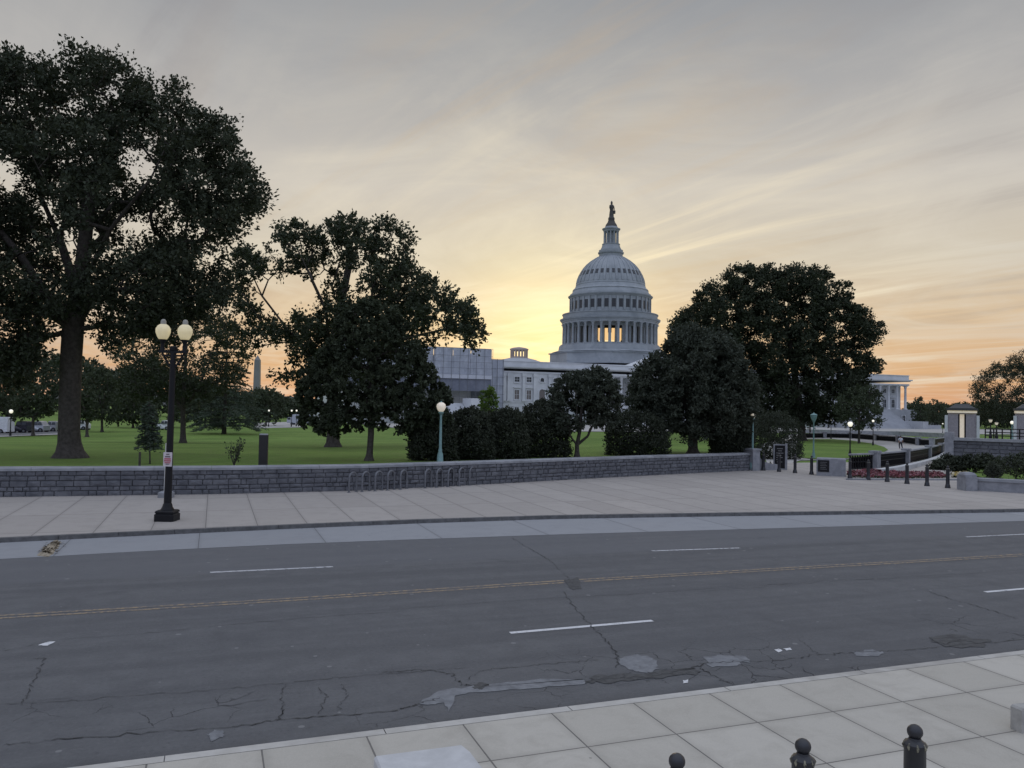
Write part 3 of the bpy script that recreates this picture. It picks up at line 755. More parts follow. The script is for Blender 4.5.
OAK = [(-150, 200), (-120, 110), (-80, 62), (-40, 45), (5, 37), (22, 44), (45, 40), (78, 34), (100, 44), (122, 47), (133, 62), (150, 75), (172, 64), (188, 78), (203, 100), (220, 112), (231, 140), (243, 165), (258, 188), (277, 212), (262, 226), (242, 226), (224, 240), (214, 262), (228, 288), (224, 303), (205, 310), (190, 335), (165, 345), (130, 342), (110, 352), (96, 340), (88, 318), (56, 322), (44, 372), (0, 392), (-60, 370), (-130, 310)]
OAK = [(x + (9 if x > 200 else 0), y + (11 if y < 125 else 0)) for x, y in OAK]
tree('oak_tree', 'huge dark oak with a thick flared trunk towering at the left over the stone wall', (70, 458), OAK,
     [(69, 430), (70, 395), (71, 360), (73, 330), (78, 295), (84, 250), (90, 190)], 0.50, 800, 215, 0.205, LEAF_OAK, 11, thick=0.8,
     holes=[[(85, 92), (118, 84), (125, 104), (95, 112)], [(0, 170), (25, 165), (30, 200), (0, 205)], [(110, 150), (150, 150), (160, 185), (120, 190)], [(196, 250), (215, 235), (218, 262), (200, 285)], [(10, 96), (34, 100), (30, 120), (8, 118)], [(55, 250), (80, 230), (92, 255), (70, 280)], [(120, 220), (150, 225), (140, 245), (118, 240)]],
     gap=0.32, kfreq=1.25, limbs=[(4, [(92, 300, 1), (120, 268, 1), (165, 245, 2), (205, 240, 2), (240, 215, 1)]), (4, [(50, 300, -1), (20, 255, -2), (-10, 220, -2)]), (5, [(110, 230, -2), (150, 180, -3), (175, 130, -3)]), (5, [(60, 240, 2), (38, 190, 3), (30, 120, 3)])])
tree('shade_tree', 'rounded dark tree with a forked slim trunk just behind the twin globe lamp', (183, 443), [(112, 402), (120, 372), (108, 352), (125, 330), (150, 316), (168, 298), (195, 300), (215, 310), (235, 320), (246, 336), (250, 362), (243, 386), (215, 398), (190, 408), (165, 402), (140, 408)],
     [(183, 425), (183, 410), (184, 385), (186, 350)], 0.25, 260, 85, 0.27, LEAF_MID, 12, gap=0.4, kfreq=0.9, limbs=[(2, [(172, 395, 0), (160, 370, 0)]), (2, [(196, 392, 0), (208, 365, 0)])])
tree('plane_tree', 'broad open crowned tree with pale sky between its arching limbs left of the tarpaulined wing', (333, 447),
     [(226, 268), (234, 248), (262, 240), (273, 226), (288, 222), (300, 217), (314, 228), (328, 222), (345, 211), (372, 224), (385, 219), (406, 226), (414, 245), (415, 262), (424, 275), (445, 285), (470, 295), (479, 320), (490, 341), (484, 354), (468, 350), (456, 354), (440, 342), (425, 352), (420, 375), (380, 388), (340, 388), (310, 382), (290, 386), (262, 372), (248, 345), (226, 332), (236, 300)],
     [(333, 420), (332, 390), (331, 360), (334, 335), (342, 300), (350, 260)], 0.42, 430, 115, 0.28, LEAF_MID, 13, thick=0.75,
     holes=[[(246, 278), (272, 272), (300, 282), (322, 272), (330, 290), (318, 318), (300, 312), (288, 330), (262, 318), (250, 305)], [(262, 342), (288, 338), (292, 368), (270, 372), (256, 360)], [(232, 300), (252, 312), (250, 334), (228, 330)], [(430, 318), (445, 322), (440, 336), (424, 335)], [(345, 285), (352, 280), (352, 300), (344, 302)]],
     gap=0.30, kfreq=0.95, limbs=[(2, [(305, 352, 1), (282, 322, 1), (262, 296, 2), (250, 270, 2)]), (3, [(326, 310, -2), (312, 280, -3), (298, 250, -3)]), (3, [(352, 318, 1), (385, 290, 2), (400, 260, 2)]), (3, [(380, 345, -1), (420, 335, -2), (450, 328, -2), (472, 338, -2)])])
tree('lawn_tree', 'dense low crowned dark tree on a thin trunk standing nearest the bicycle racks', (369, 460.8),
     [(300, 430), (296, 392), (302, 365), (328, 345), (338, 316), (364, 299), (392, 304), (412, 328), (422, 350), (437, 374), (452, 390), (456, 410), (446, 427), (400, 434), (370, 426), (340, 438), (316, 432)],
     [(370, 448), (371, 434), (371, 410), (369, 370), (370, 335)], 0.16, 480, 140, 0.20, LEAF_MID, 14, gap=0.62, kfreq=1.5, thick=0.5)
tree('multi_stem_tree', 'small loose tree on several thin stems in front of the white facade', (577, 458),
     [(543, 425), (548, 398), (558, 380), (578, 371), (600, 369), (616, 376), (622, 400), (618, 422), (605, 434), (590, 424), (566, 436)],
     [(577, 445), (580, 430), (582, 405)], 0.12, 190, 120, 0.19, LEAF_GREY, 15, gap=0.55, kfreq=1.6, limbs=[(1, [(570, 436, 0), (563, 410, 0)]), (1, [(588, 436, 0), (602, 405, 0)])])
tree('round_tree', 'round grey green tree with a short stout trunk before the larger dark tree', (693, 454),
     [(626, 388), (638, 366), (662, 350), (672, 332), (695, 322), (716, 328), (737, 345), (751, 370), (760, 400), (753, 427), (735, 440), (705, 438), (690, 445), (668, 432), (640, 420), (626, 406)],
     [(693, 444), (692, 428), (691, 400), (692, 365)], 0.30, 600, 170, 0.18, LEAF_GREY, 16, gap=0.75, kfreq=1.3)
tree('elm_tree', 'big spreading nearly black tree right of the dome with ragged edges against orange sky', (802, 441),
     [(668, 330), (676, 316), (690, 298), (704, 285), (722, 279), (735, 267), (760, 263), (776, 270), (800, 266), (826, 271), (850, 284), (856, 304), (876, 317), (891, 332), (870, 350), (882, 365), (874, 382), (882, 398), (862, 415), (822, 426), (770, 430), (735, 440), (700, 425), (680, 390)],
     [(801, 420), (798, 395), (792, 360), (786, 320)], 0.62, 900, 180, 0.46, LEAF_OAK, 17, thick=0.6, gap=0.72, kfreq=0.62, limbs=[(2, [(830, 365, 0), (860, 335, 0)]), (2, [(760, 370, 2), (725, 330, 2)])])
tree('street_tree', 'small dark round tree on a thin straight stem at the edge of the path lawn', (859, 444), [(832, 416), (838, 396), (858, 384), (874, 389), (884, 405), (885, 424), (872, 432), (850, 430)],
     [(859, 432), (859, 420), (860, 405)], 0.16, 90, 60, 0.36, LEAF_FAR, 18, gap=0.6)
tree('street_tree', 'slim tree stem under the big dark crown at the back of the path lawn', (810, 438), [(790, 412), (800, 398), (815, 394), (828, 404), (830, 418), (812, 422)],
     [(810, 428), (810, 418), (811, 405)], 0.15, 50, 50, 0.36, LEAF_FAR, 19, gap=0.7)
tree('park_tree', 'dark broad tree at the right edge of the view above the plaza lamps', (1034, 430), [(971, 398), (974, 380), (990, 366), (1010, 357), (1040, 349), (1080, 368), (1096, 405), (1060, 432), (1010, 431), (976, 424)],
     [(1034, 420), (1033, 405), (1034, 385)], 0.5, 320, 150, 0.62, LEAF_OAK, 20, gap=0.35, kfreq=0.6)

# conifer with flat spreading tiers
def conifer(label, base, top, rad_px, ntier, per, leaf, mat, seed, r0, droop=0.12, name='cedar_tree', low=0.06, group=None):
    rng = np.random.default_rng(seed); bp = tp(*base); Y0 = bp[1]; tpnt = dp(top[0], top[1], Y0); Hh = tpnt[2] - bp[2]; Rm = rad_px * Y0 / FPX
    root = empty(name, bp, 0, label, 'tree', group); mb = MB()
    mb.tube([bp - np.array([0, 0, .3]), bp + (tpnt - bp) * .1, bp + (tpnt - bp) * .6, tpnt], [r0 * 1.4, r0, r0 * .55, .02], 8)
    LC = []; LD = []
    for k in range(ntier):
        f = low + (1 - low) * (k + rng.uniform(-.3, .3)) / ntier; f = min(max(f, .03), .985)
        R = Rm * (1 - f) ** 0.8 * (0.72 + 0.4 * rng.random()) + 0.15
        c = bp + (tpnt - bp) * f
        nb = 5 + int(6 * (1 - f))
        for j in range(nb):
            a = rng.uniform(0, 2 * math.pi); L = R * rng.uniform(.65, 1.12); d = np.array([math.cos(a), math.sin(a), 0.0])
            e = c + d * L + np.array([0, 0, -droop * L]); m = c + d * L * .5 + np.array([0, 0, 0.04 * L])
            mb.tube([c, m, e], [.05 * r0 / .25, .03, .01], 4, caps=False)
            n = int(per * L / Rm) + 6
            t = rng.uniform(.15, 1.02, size=n)[:, None]
            sd = np.cross(d, [0, 0, 1]); wv = rng.normal(size=n)[:, None] * L * .16 * np.minimum(1.2 - t, t + .15)
            P = c + (m - c) * np.minimum(t * 2, 1) + (e - m) * np.maximum(t * 2 - 1, 0) + sd * wv + rng.normal(size=(n, 3)) * [.05, .05, .07]
            LC.append(P); LD.append(d + sd * np.sign(wv) * .9 + rng.normal(size=(n, 3)) * .35)
    o = mb.build('trunk', MAT_BARK, root, smooth=True); o.matrix_parent_inverse = Matrix.Translation(root.location).inverted()
    leaf_mesh('crown', np.vstack(LC), np.vstack(LD), leaf, mat, root, rng, aspect=.4)
    return root
conifer('wide dark conifer with flat tiers of drooping branches left of the far obelisk', (224, 434), (228, 322), 58, 28, 230, 0.30, LEAF_FIR, 31, 0.3)
conifer('young spindly evergreen sapling standing in the lawn beside the twin globe lamp post', (150, 464), (149, 402), 15, 13, 46, 0.14, LEAF_FIR, 32, 0.035, 0.05, 'sapling', 0.28)

# thin shrub, light sapling
def shrub(name, label, base, h_px, w_px, nst, mat, seed, leaf=0.12, nl=16, group=None, cat='shrub'):
    rng = np.random.default_rng(seed); bp = tp(*base); mpp = bp[1] / FPX; h = h_px * mpp; wd = w_px * mpp
    root = empty(name, bp, 0, label, cat, group); mb = MB(); LC = []; LD = []
    for k in range(nst):
        a = rng.uniform(0, 6.28); e = bp + np.array([math.cos(a) * wd / 2 * rng.uniform(.3, 1), math.sin(a) * wd / 2 * rng.uniform(.3, 1), h * rng.uniform(.6, 1.05)])
        m = bp + (e - bp) * .5 + rng.normal(size=3) * .05
        mb.tube([bp, m, e], [.018, .012, .005], 4, caps=False)
        t = rng.uniform(.3, 1.02, size=nl)[:, None]; LC.append(bp + (e - bp) * t + rng.normal(size=(nl, 3)) * .07); LD.append((e - bp) / h + rng.normal(size=(nl, 3)) * .7)
    o = mb.build('stem', MAT_BARK, root); o.matrix_parent_inverse = Matrix.Translation(root.location).inverted()
    leaf_mesh('foliage', np.vstack(LC), np.vstack(LD), leaf, mat, root, rng)
shrub('thin_shrub', 'sparse leggy shrub on the lawn left of the dark square post', (234, 466), 26, 24, 11, LEAF_MID, 41)
tree('young_tree', 'slender bright green young tree rising between the dark hedges', (489, 446), [(478, 414), (479, 396), (486, 386), (491, 386), (497, 396), (498, 412), (490, 418)],
     [(489, 425), (489, 412), (488, 398)], 0.07, 40, 60, 0.20, LEAF_LIGHT, 42, gap=.9, depth=None, edge=1.5)

# clipped dark bushes behind the wall
def bush(label, poly, by, mat, seed, n=20000, leaf=0.13, lumps=9, group='dark yew bushes behind the stone wall', name='yew_bush'):
    rng = np.random.default_rng(seed); xs = [p[0] for p in poly]; bx = (min(xs) + max(xs)) / 2; bp = tp(bx, by); Y0 = bp[1]; mpp = Y0 / FPX
    root = empty(name, bp, 0, label, 'bush', group)
    ys = [p[1] for p in poly]; edm = max(edge_dist(poly, rng.uniform(min(xs), max(xs)), rng.uniform(min(ys), max(ys))) if True else 0 for _ in range(10))
    edm = max([edge_dist(poly, x, y) for x, y in zip(rng.uniform(min(xs), max(xs), 300), rng.uniform(min(ys), max(ys), 300)) if inside(poly, x, y)])
    C = []; k = 0
    while len(C) < n // 20 and k < n * 4:
        k += 1; x, y = rng.uniform(min(xs), max(xs)), rng.uniform(min(ys), max(ys))
        if not inside(poly, x, y): continue
        q = min(1, edge_dist(poly, x, y) / edm); hd = edm * mpp * 1.15 * math.sqrt(max(0.02, 1 - (1 - q) ** 2))
        u = rng.uniform(-1, 1); u = math.copysign(abs(u) ** 0.5, u)
        p = dp(x, y, Y0 + hd * u)
        if p[2] < HXY(p[0], p[1]): continue
        C.append(p)
    C = np.array(C); axis = np.array([bp[0], bp[1], bp[2] + .6])
    LC, LD = clump_leaves(C, np.full(len(C), .30 * max(1, mpp / .052)), 20, rng, axis, 0, .5)
    leaf_mesh('foliage', LC, LD, leaf, mat, root, rng)
    mb = MB()
    for j in range(5):
        e = C[rng.integers(len(C))]; mb.tube([bp - np.array([0, 0, .2]), bp * .6 + e * .4, e], [.08, .05, .02], 5)
    o = mb.build('stem', MAT_BARK, root); o.matrix_parent_inverse = Matrix.Translation(root.location).inverted()
bush('dark bush directly behind the green lamp post with the cream globe', [(412, 460), (409, 436), (418, 418), (432, 408), (446, 412), (455, 430), (456, 460)], 460.3, LEAF_HEDGE, 51)
bush('rounded dark yew bush left of the bright green young tree', [(450, 460), (448, 430), (456, 414), (472, 409), (486, 415), (492, 436), (492, 460)], 459.3, LEAF_HEDGE, 52)
bush('dark yew bush right of the bright green young tree', [(488, 460), (487, 428), (495, 414), (508, 410), (522, 416), (527, 438), (527, 460)], 458.3, LEAF_HEDGE, 53)
bush('tallest dark yew bush, beside the small multi stemmed tree', [(521, 459), (519, 428), (526, 410), (541, 402), (556, 408), (566, 426), (569, 459)], 457, LEAF_HEDGE, 54)
bush('broad dark bush between the multi stemmed tree and the round grey green tree', [(608, 457), (607, 434), (613, 418), (628, 412), (645, 414), (660, 420), (668, 436), (667, 457)], 455.2, LEAF_HEDGE, 55)
bush('dark bush behind the end pier of the stone wall', [(712, 454), (711, 436), (722, 424), (738, 420), (752, 428), (750, 454), (712, 454)], 453.8, LEAF_HEDGE, 56)
bush('large dark bush behind the upright notice board', [(752, 456), (752, 430), (764, 416), (782, 414), (796, 424), (801, 440), (800, 460), (752, 460)], 459.5, LEAF_HEDGE, 57)

# ------------------------------------------------------------------ far vegetation
FAR = [ # name,label,base,polygon,clumps,per,leaf,seed
 ('far_tree', 'leafy green tree at the far left edge behind the parked van', (8, 431), [(-30, 418), (-34, 385), (-10, 368), (20, 372), (30, 392), (28, 414), (6, 420)], 110, 60, .42, 61),
 ('far_tree', 'small dark tree with a thin stem rising from the kerb by the parked cars', (33, 436), [(14, 418), (12, 400), (24, 388), (42, 388), (54, 400), (52, 416), (36, 420)], 90, 50, .36, 62),
 ('far_tree', 'dark tree immediately right of the big oak trunk', (102, 432), [(84, 420), (82, 392), (92, 372), (106, 366), (116, 384), (121, 408), (112, 424)], 120, 55, .36, 63),
 ('far_tree', 'thin stemmed small tree close beside the right flank of the oak trunk', (87, 437), [(74, 420), (74, 398), (86, 384), (97, 396), (98, 416), (88, 422)], 70, 50, .32, 64),
 ('far_tree', 'bushy tree in the background behind the sapling', (133, 428), [(112, 424), (110, 400), (124, 388), (146, 390), (160, 404), (158, 424)], 130, 50, .44, 65),
 ('far_tree', 'rounded dark tree at the foot of the far obelisk', (266, 426), [(246, 424), (246, 402), (258, 392), (272, 388), (282, 396), (286, 412), (282, 424)], 100, 50, .5, 66),
 ('far_tree', 'tree beyond the lawn between the conifer and the lamp post', (205, 428), [(165, 424), (168, 396), (190, 380), (220, 384), (236, 400), (240, 424)], 150, 50, .5, 67),
 ('far_tree', 'dark tree closest to the right end of the white wing', (920, 429), [(911, 428), (910, 404), (916, 395), (926, 398), (930, 412), (930, 428)], 70, 50, .55, 68),
 ('far_tree', 'middle green tree between the white wing and the lit booth', (936, 429), [(925, 428), (926, 406), (934, 398), (944, 404), (948, 418), (946, 428)], 70, 50, .55, 69),
 ('far_tree', 'green tree half hidden behind the lit booth', (952, 429), [(942, 428), (942, 412), (950, 404), (962, 402), (972, 410), (972, 428)], 70, 50, .55, 70)]
for nm, lb, bs, po, n, per, lf, sd_ in FAR:
    tree(nm, lb, bs, po, [(bs[0], bs[1] - 6), (bs[0], bs[1] - 14), (bs[0] + 1, bs[1] - 24)], .18, n, per, lf, LEAF_FAR, sd_, gap=.7, kfreq=.5, group='trees far across the grounds', edge=2)
# a wood far away on the rise
def wood(name, px0, px1, Y, top_px, base_off, n, seed, leaf):
    rng = np.random.default_rng(seed); C = []
    for i in range(n):
        px = rng.uniform(px0, px1); p0 = dp(px, 405, Y + rng.uniform(-30, 60)); hz = CAMH
        topz = dp(px, float(np.interp(px, [q[0] for q in top_px], [q[1] for q in top_px])), p0[1])[2]
        gz = HXY(p0[0], p0[1]); z = gz + (topz - gz) * rng.uniform(0, 1) ** .6 * rng.uniform(.8, 1); C.append((p0[0], p0[1], z))
    C = np.array(C); axis = C.mean(axis=0) - np.array([0, 0, 20])
    LC, LD = clump_leaves(C, np.full(n, 2.2), 26, rng, axis); o = leaf_mesh(name, LC, LD, leaf, LEAF_DISTANT, None, rng); o['kind'] = 'stuff'
wood('distant_wood', 905, 1100, 430, [(905, 404), (930, 405), (950, 405), (980, 402), (1100, 404)], 0, 1300, 71, 1.4)
wood('distant_wood', -60, 330, 380, [(-60, 335), (0, 345), (20, 338), (50, 352), (80, 352), (110, 372), (150, 356), (190, 380), (240, 394), (262, 388), (285, 398), (330, 402)], 0, 3600, 72, 1.4)
# ridge of hills on the horizon
mb = MB(); rng = random.Random(2); N = 120; pts = []
for i in range(N + 1):
    px = -400 + 1900 * i / N; p = dp(px, 405, 5200); zz = 22 + 20 * math.sin(i * .21) + 9 * math.sin(i * .73 + 1) + rng.uniform(0, 4)
    pts.append((p[0], p[1], max(zz, 5)))
for i in range(N):
    a, b = pts[i], pts[i + 1]
    mb.add([(a[0], a[1] - 400, -40), (b[0], b[1] - 400, -40), b, a, (a[0], a[1] + 900, -40), (b[0], b[1] + 900, -40)], [(0, 1, 2, 3), (3, 2, 5, 4)])
o = mb.build('hills', mottled('hill_wood', (0.07, 0.075, 0.075), (0.11, 0.11, 0.105), .01, .95)); o['kind'] = 'structure'

#PART2
# ------------------------------------------------------------------ the domed building
DS, DD = 153.0, 298.0
BX, BY = XY(DS, DD)
CAPROOT = empty('domed_building', (BX, BY, 0), TH, 'white domed government building with a columned drum and statue on top beyond the lawn', 'building')
def C_(mb, name, mat, parent=None, smooth=False): return mb.build(name, mat, parent or CAPROOT, smooth)
def cornice(mb, x0, x1, y0, y1, zc, zt, m=0):
    """projecting cornice and parapet round a block"""
    mb.box(x0 - .25, x1 + .25, y0 - .25, y1 + .25, zc - 2.2, zc - 1.55, m)
    mb.box(x0 - .6, x1 + .6, y0 - .6, y1 + .6, zc - .62, zc - .25, m)
    mb.box(x0 - 1.15, x1 + 1.15, y0 - 1.15, y1 + 1.15, zc - .25, zc + .25, m)
    mb.box(x0 - .12, x1 + .12, y0 - .12, y1 + .12, zc + .25, zt - .25, m)
    mb.box(x0 - .3, x1 + .3, y0 - .3, y1 + .3, zt - .25, zt, m)
# central block
mb = MB()
mb.box(-57.4, 57.4, -30, 30, -6, 16.2)
cornice(mb, -57.4, 57.4, -30, 30, 18.0, 20.1)
mb.box(-57.65, 57.65, -30.25, 30, 5.2, 5.75); mb.box(-57.55, 57.55, -30.18, 30, -6, 0.2)
for z in (1.4, 2.7, 4.0): mb.box(-57.5, 57.5, -30.08, 30, z, z + 1.1)
pil = [-56.9, -55.2, -49.5, -45.2, -39.4, -35.2, -30.8]
for x in pil:
    mb.box(x - .55, x + .55, -30.65, -29.9, 5.75, 14.6); mb.box(x - .75, x + .75, -30.8, -29.9, 14.6, 15.7); mb.box(x - .72, x + .72, -30.75, -29.9, 5.752, 6.3)
C_(mb, 'central_block', MAT_CAPW)
def window_proto(parent, w, h, arch=False, hood=True, pane=MAT_BLIND):
    mb = MB(); t = .28
    if not arch:
        mb.box(-w / 2 - t, -w / 2, -.22, .02, -t, h + t); mb.box(w / 2, w / 2 + t, -.22, .02, -t, h + t)
        mb.box(-w / 2, w / 2, -.22, .02, h, h + t); mb.box(-w / 2 - .15 - t, w / 2 + .15 + t, -.34, .02, -t - .25, -t)
        if hood:
            mb.box(-w / 2 - .6, w / 2 + .6, -.55, .02, h + .75, h + 1.0)
            mb.add([(-w / 2 - .6, -.55, h + 1.0), (w / 2 + .6, -.55, h + 1.0), (0, -.55, h + 1.55), (-w / 2 - .6, .02, h + 1.0), (w / 2 + .6, .02, h + 1.0), (0, .02, h + 1.55)], [(0, 1, 2), (0, 2, 5, 3), (1, 4, 5, 2)])
        mb.box(-.05, .05, -.13, .0, 0, h); mb.box(-w / 2, w / 2, -.12, .0, h * .5 - .05, h * .5 + .05)
    else:
        n = 10; r = w / 2
        for k in range(n):
            a0, a1 = math.pi * k / n, math.pi * (k + 1) / n
            q = [(math.cos(a) * rr, z, math.sin(a) * rr + h) for rr in (r, r + .35) for z in (-.22, .02) for a in (a0, a1)]
            mb.add(q, [(0, 1, 5, 4), (4, 5, 7, 6), (0, 2, 3, 1)])
        mb.box(-r - .35, -r, -.22, .02, 0, h); mb.box(r, r + .35, -.22, .02, 0, h); mb.box(-r - .5, r + .5, -.3, .02, -.3, 0)
    f = mb.build('window', MAT_CAPW, parent)
    mp = MB()
    if arch:
        vs = [(-r, -.03, 0), (r, -.03, 0)] + [(r * math.cos(math.pi * k / 10), -.03, h + r * math.sin(math.pi * k / 10)) for k in range(11)]
        mp.add(vs, [tuple(range(len(vs)))])
    else: mp.box(-w / 2, w / 2, -.05, .0, 0, h)
    g = mp.build('pane', pane, f)
    return f
def put_windows(proto, places, parent):
    first = True
    for (x, y, z) in places:
        if first: o = proto; first = False
        else:
            o = proto.copy(); COL.objects.link(o); o.parent = parent
            for ch in proto.children: c = ch.copy(); COL.objects.link(c); c.parent = o
        o.location = (x, y, z)
xs_rect = [-52.0, -47.4, -33.0, -28.6]
put_windows(window_proto(CAPROOT, 1.7, 3.2), [(x, -30, 6.5) for x in xs_rect], CAPROOT)
put_windows(window_proto(CAPROOT, 1.8, 1.7, hood=False, pane=MAT_PANE), [(x, -30, 12.7) for x in xs_rect], CAPROOT)
put_windows(window_proto(CAPROOT, 2.2, 2.8, arch=True, pane=MAT_BLIND), [(-42.3, -30, 6.3), (-37.3, -30, 6.3)], CAPROOT)
put_windows(window_proto(CAPROOT, 1.4, .7, arch=True, pane=MAT_PANE), [(-42.3, -30, 12.9), (-37.3, -30, 12.9)], CAPROOT)
put_windows(window_proto(CAPROOT, 1.5, 2.3, hood=False, pane=MAT_PANE), [(x, -30.12, 1.3) for x in (-52, -47.4, -42.3, -37.3, -33, -28.6)], CAPROOT)
# low roof dome with lantern
mb = MB()
mb.lathe([(19.6, 11.5), (20.4, 11.4), (21.4, 9.5), (22.4, 6.5), (23.0, 4.0), (23.0, .05)], 36, (-40, 0)); C_(mb, 'low_roof_dome', MAT_CAPROOF, smooth=True)
mb = MB()
mb.lathe([(22.8, 3.5), (23.5, 3.5), (23.5, 3.3), (23.6, 3.3)], 16, (-40, 0)); mb.lathe([(25.9, 3.3), (26.0, 3.5), (26.4, 3.7), (26.7, 3.7), (27.1, 2.6), (27.5, .05)], 16, (-40, 0))
for k in range(16):
    a = math.pi * 2 * k / 16; mb.lathe([(23.5, .32), (26.0, .32)], 6, (-40 + 3.2 * math.cos(a), 3.2 * math.sin(a)))
C_(mb, 'roof_lantern', flat('lantern_paint', (0.42, 0.34, 0.30), .7))
# house of the corridor and wings
mb = MB(); mb.box(-71.5, -57.6, -18, 18, -6, 16.2); cornice(mb, -71.5, -59.0, -18, 18, 17.6, 19.3)
C_(mb, 'corridor', MAT_CAPW); mb = MB(); mb.box(57.6, 71.5, -18, 18, -6, 16.2); cornice(mb, 59.0, 71.5, -18, 18, 17.6, 19.3); C_(mb, 'corridor', MAT_CAPW)
mb = MB(); mb.box(-114.5, -72, -39, 30, -6, 16.6); cornice(mb, -114.5, -73, -39, 30, 18.4, 20.4)
C_(mb, 'wing', MAT_CAPW); mb = MB(); mb.box(73, 116.6, -38.6, 30, -7, 15.3); mb.box(72.8, 116.8, -38.8, 30, 4.9, 5.5)
cornice(mb, 74, 117.2, -42.1, 30, 17.6, 19.7); mb.box(74, 117.2, -42.1, 30, 15.3, 15.98)
C_(mb, 'wing', MAT_CAPW)
# portico of the far wing: platform, steps, columns
def column_proto(name, parent, h, r, mat, n=12):
    mb = MB()
    mb.box(-r * 1.35, r * 1.35, -r * 1.35, r * 1.35, 0, r * .4)
    mb.lathe([(r * .4, r * 1.3), (r * .7, r * 1.25), (r * .85, r * 1.02), (h * .35, r), (h - r * 2.3, r * .84), (h - r * 2.2, r * .95), (h - r * .9, r * 1.1), (h - r * .35, r * 1.45)], n)
    mb.box(-r * 1.5, r * 1.5, -r * 1.5, r * 1.5, h - r * .35, h)
    return shade(mb.build(name, mat, parent), 50)
def put(proto, places, parent):
    for i, (x, y, z) in enumerate(places):
        o = proto if i == 0 else inst(proto, parent=parent); o.location = (x, y, z)
xw = [76.0 + (116.4 - 76.0) * k / 9 for k in range(10)]
put(column_proto('column', CAPROOT, 9.75, .52, MAT_CAPW), [(x, -41.3, 5.5) for x in xw], CAPROOT)
put_windows(window_proto(CAPROOT, 1.6, 3.2, pane=MAT_PANE), [(x + .5, -38.6, 6.3) for x in xw[3:-1]], CAPROOT)
put_windows(window_proto(CAPROOT, 1.5, 1.5, hood=False, pane=MAT_PANE), [(x + .5, -38.6, 12.3) for x in xw[3:-1]], CAPROOT)
put_windows(window_proto(CAPROOT, 1.5, 2.4, hood=False, pane=MAT_PANE), [(x, -46.02, .6) for x in (88.0, 104.5, 110.5)], CAPROOT)
mb = MB(); mb.box(73.5, 117.6, -46, -38.9, -7, 5.45)
ns = 24
for k in range(ns): mb.box(79, 103, -46.05 - .62 * (k + 1), -46.02 - .62 * k, -7, 5.2 - .36 * k)
for xa, xb in ((76.2, 79), (103, 105.8)): mb.box(xa, xb, -62.5, -46.02, -7, .9)
mb.box(105.9, 122, -54, -46.3, -7, -.6); mb.box(117.7, 130, -45.9, -30, -7, .3)
C_(mb, 'wing_steps', mottled('step_stone', (.36, .375, .40), (.43, .445, .47), .3, .8, coord=obj))
# central portico with steps
mb = MB(); mb.box(-24.5, 24.5, -42, -30.3, -6, 5.5); mb.box(-24.5, 24.5, -42, -30.3, 15.0, 16.1); cornice(mb, -24.5, 24.5, -42, -31.6, 17.6, 19.2)
mb.add([(-14, -43, 18.2), (14, -43, 18.2), (0, -43, 23.2), (-14, -30, 18.2), (14, -30, 18.2), (0, -30, 23.2)], [(0, 1, 2), (0, 2, 5, 3), (1, 4, 5, 2), (3, 5, 4), (0, 3, 4, 1)])
for k in range(ns): mb.box(-11, 11, -42.05 - .55 * (k + 1), -42.02 - .55 * k, -6, 5.1 - .36 * k)
for xa, xb in ((-14, -11.02), (11.02, 14)):
    mb.add([(xa, -42.03, -6), (xb, -42.03, -6), (xb, -42.03, 5.9), (xa, -42.03, 5.9), (xa, -57, -6), (xb, -57, -6), (xb, -57, -2.0), (xa, -57, -2.0)], [(0, 1, 2, 3), (4, 7, 6, 5), (3, 2, 6, 7), (0, 3, 7, 4), (1, 5, 6, 2)])
C_(mb, 'central_portico', MAT_CAPW)
put(column_proto('column', CAPROOT, 9.5, .5, MAT_CAPW), [(-23.3 + 46.6 * k / 13, -41.0, 5.5) for k in range(14)] + [(-23.3, -37.2, 5.5), (-23.3, -33.6, 5.5)], CAPROOT)

# the great dome ------------------------------------------------
PX = 0.4145
def zy(y): return 4 + (407.9 - y) * PX
mb = MB()
oct_r = [(zy(366), 24.6), (zy(355.8), 24.6), (zy(355.6), 25.2), (zy(354.6), 25.4), (zy(354.2), 24.4)]
mb.lathe(oct_r, 8, rot=math.pi / 8 + .0)
mb.lathe([(zy(354.3), 24.0), (zy(352.6), 21.9), (zy(352.5), 21.2), (zy(347.6), 20.9), (zy(347.5), 20.45), (zy(346.6), 20.45), (zy(346.4), 20.2), (zy(346.3), .1)], 72)
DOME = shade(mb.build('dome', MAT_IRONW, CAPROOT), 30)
_ca = math.degrees(math.atan2(-BY, -BX) - TH); DOME.rotation_euler = (0, 0, math.radians(((_ca - 5 + 5) % 10) - 5))      # a column faces the street corner
# drum wall with real openings right through it
mb = MB(); R1, R0 = 16.0, 15.2; z0, z1 = zy(346.35), zy(325.6); nb = 36
wz0, wz1 = zy(344.8), zy(329.0)
def arcbox(a0, a1, za, zb, ra, rb, n=2):
    for k in range(n):
        b0 = a0 + (a1 - a0) * k / n; b1 = a0 + (a1 - a0) * (k + 1) / n
        vs = [(r * math.cos(b), r * math.sin(b), z) for z in (za, zb) for r, b in ((ra, b0), (ra, b1), (rb, b1), (rb, b0))]
        mb.add(vs, [(0, 3, 2, 1), (4, 5, 6, 7), (0, 1, 5, 4), (2, 3, 7, 6)] + ([(3, 0, 4, 7)] if k == 0 else []) + ([(1, 2, 6, 5)] if k == n - 1 else []))
wa = math.radians(2.9); stp = 2 * math.pi / nb
for k in range(nb):
    a = stp * k
    arcbox(a + wa, a + stp - wa, wz0, wz1, R1, R0)
    arcbox(a + .0001, a + stp - .0001, z0, wz0 - .004, R1 + .05, R0); arcbox(a + .0001, a + stp - .0001, wz1 + .004, z1, R1, R0)
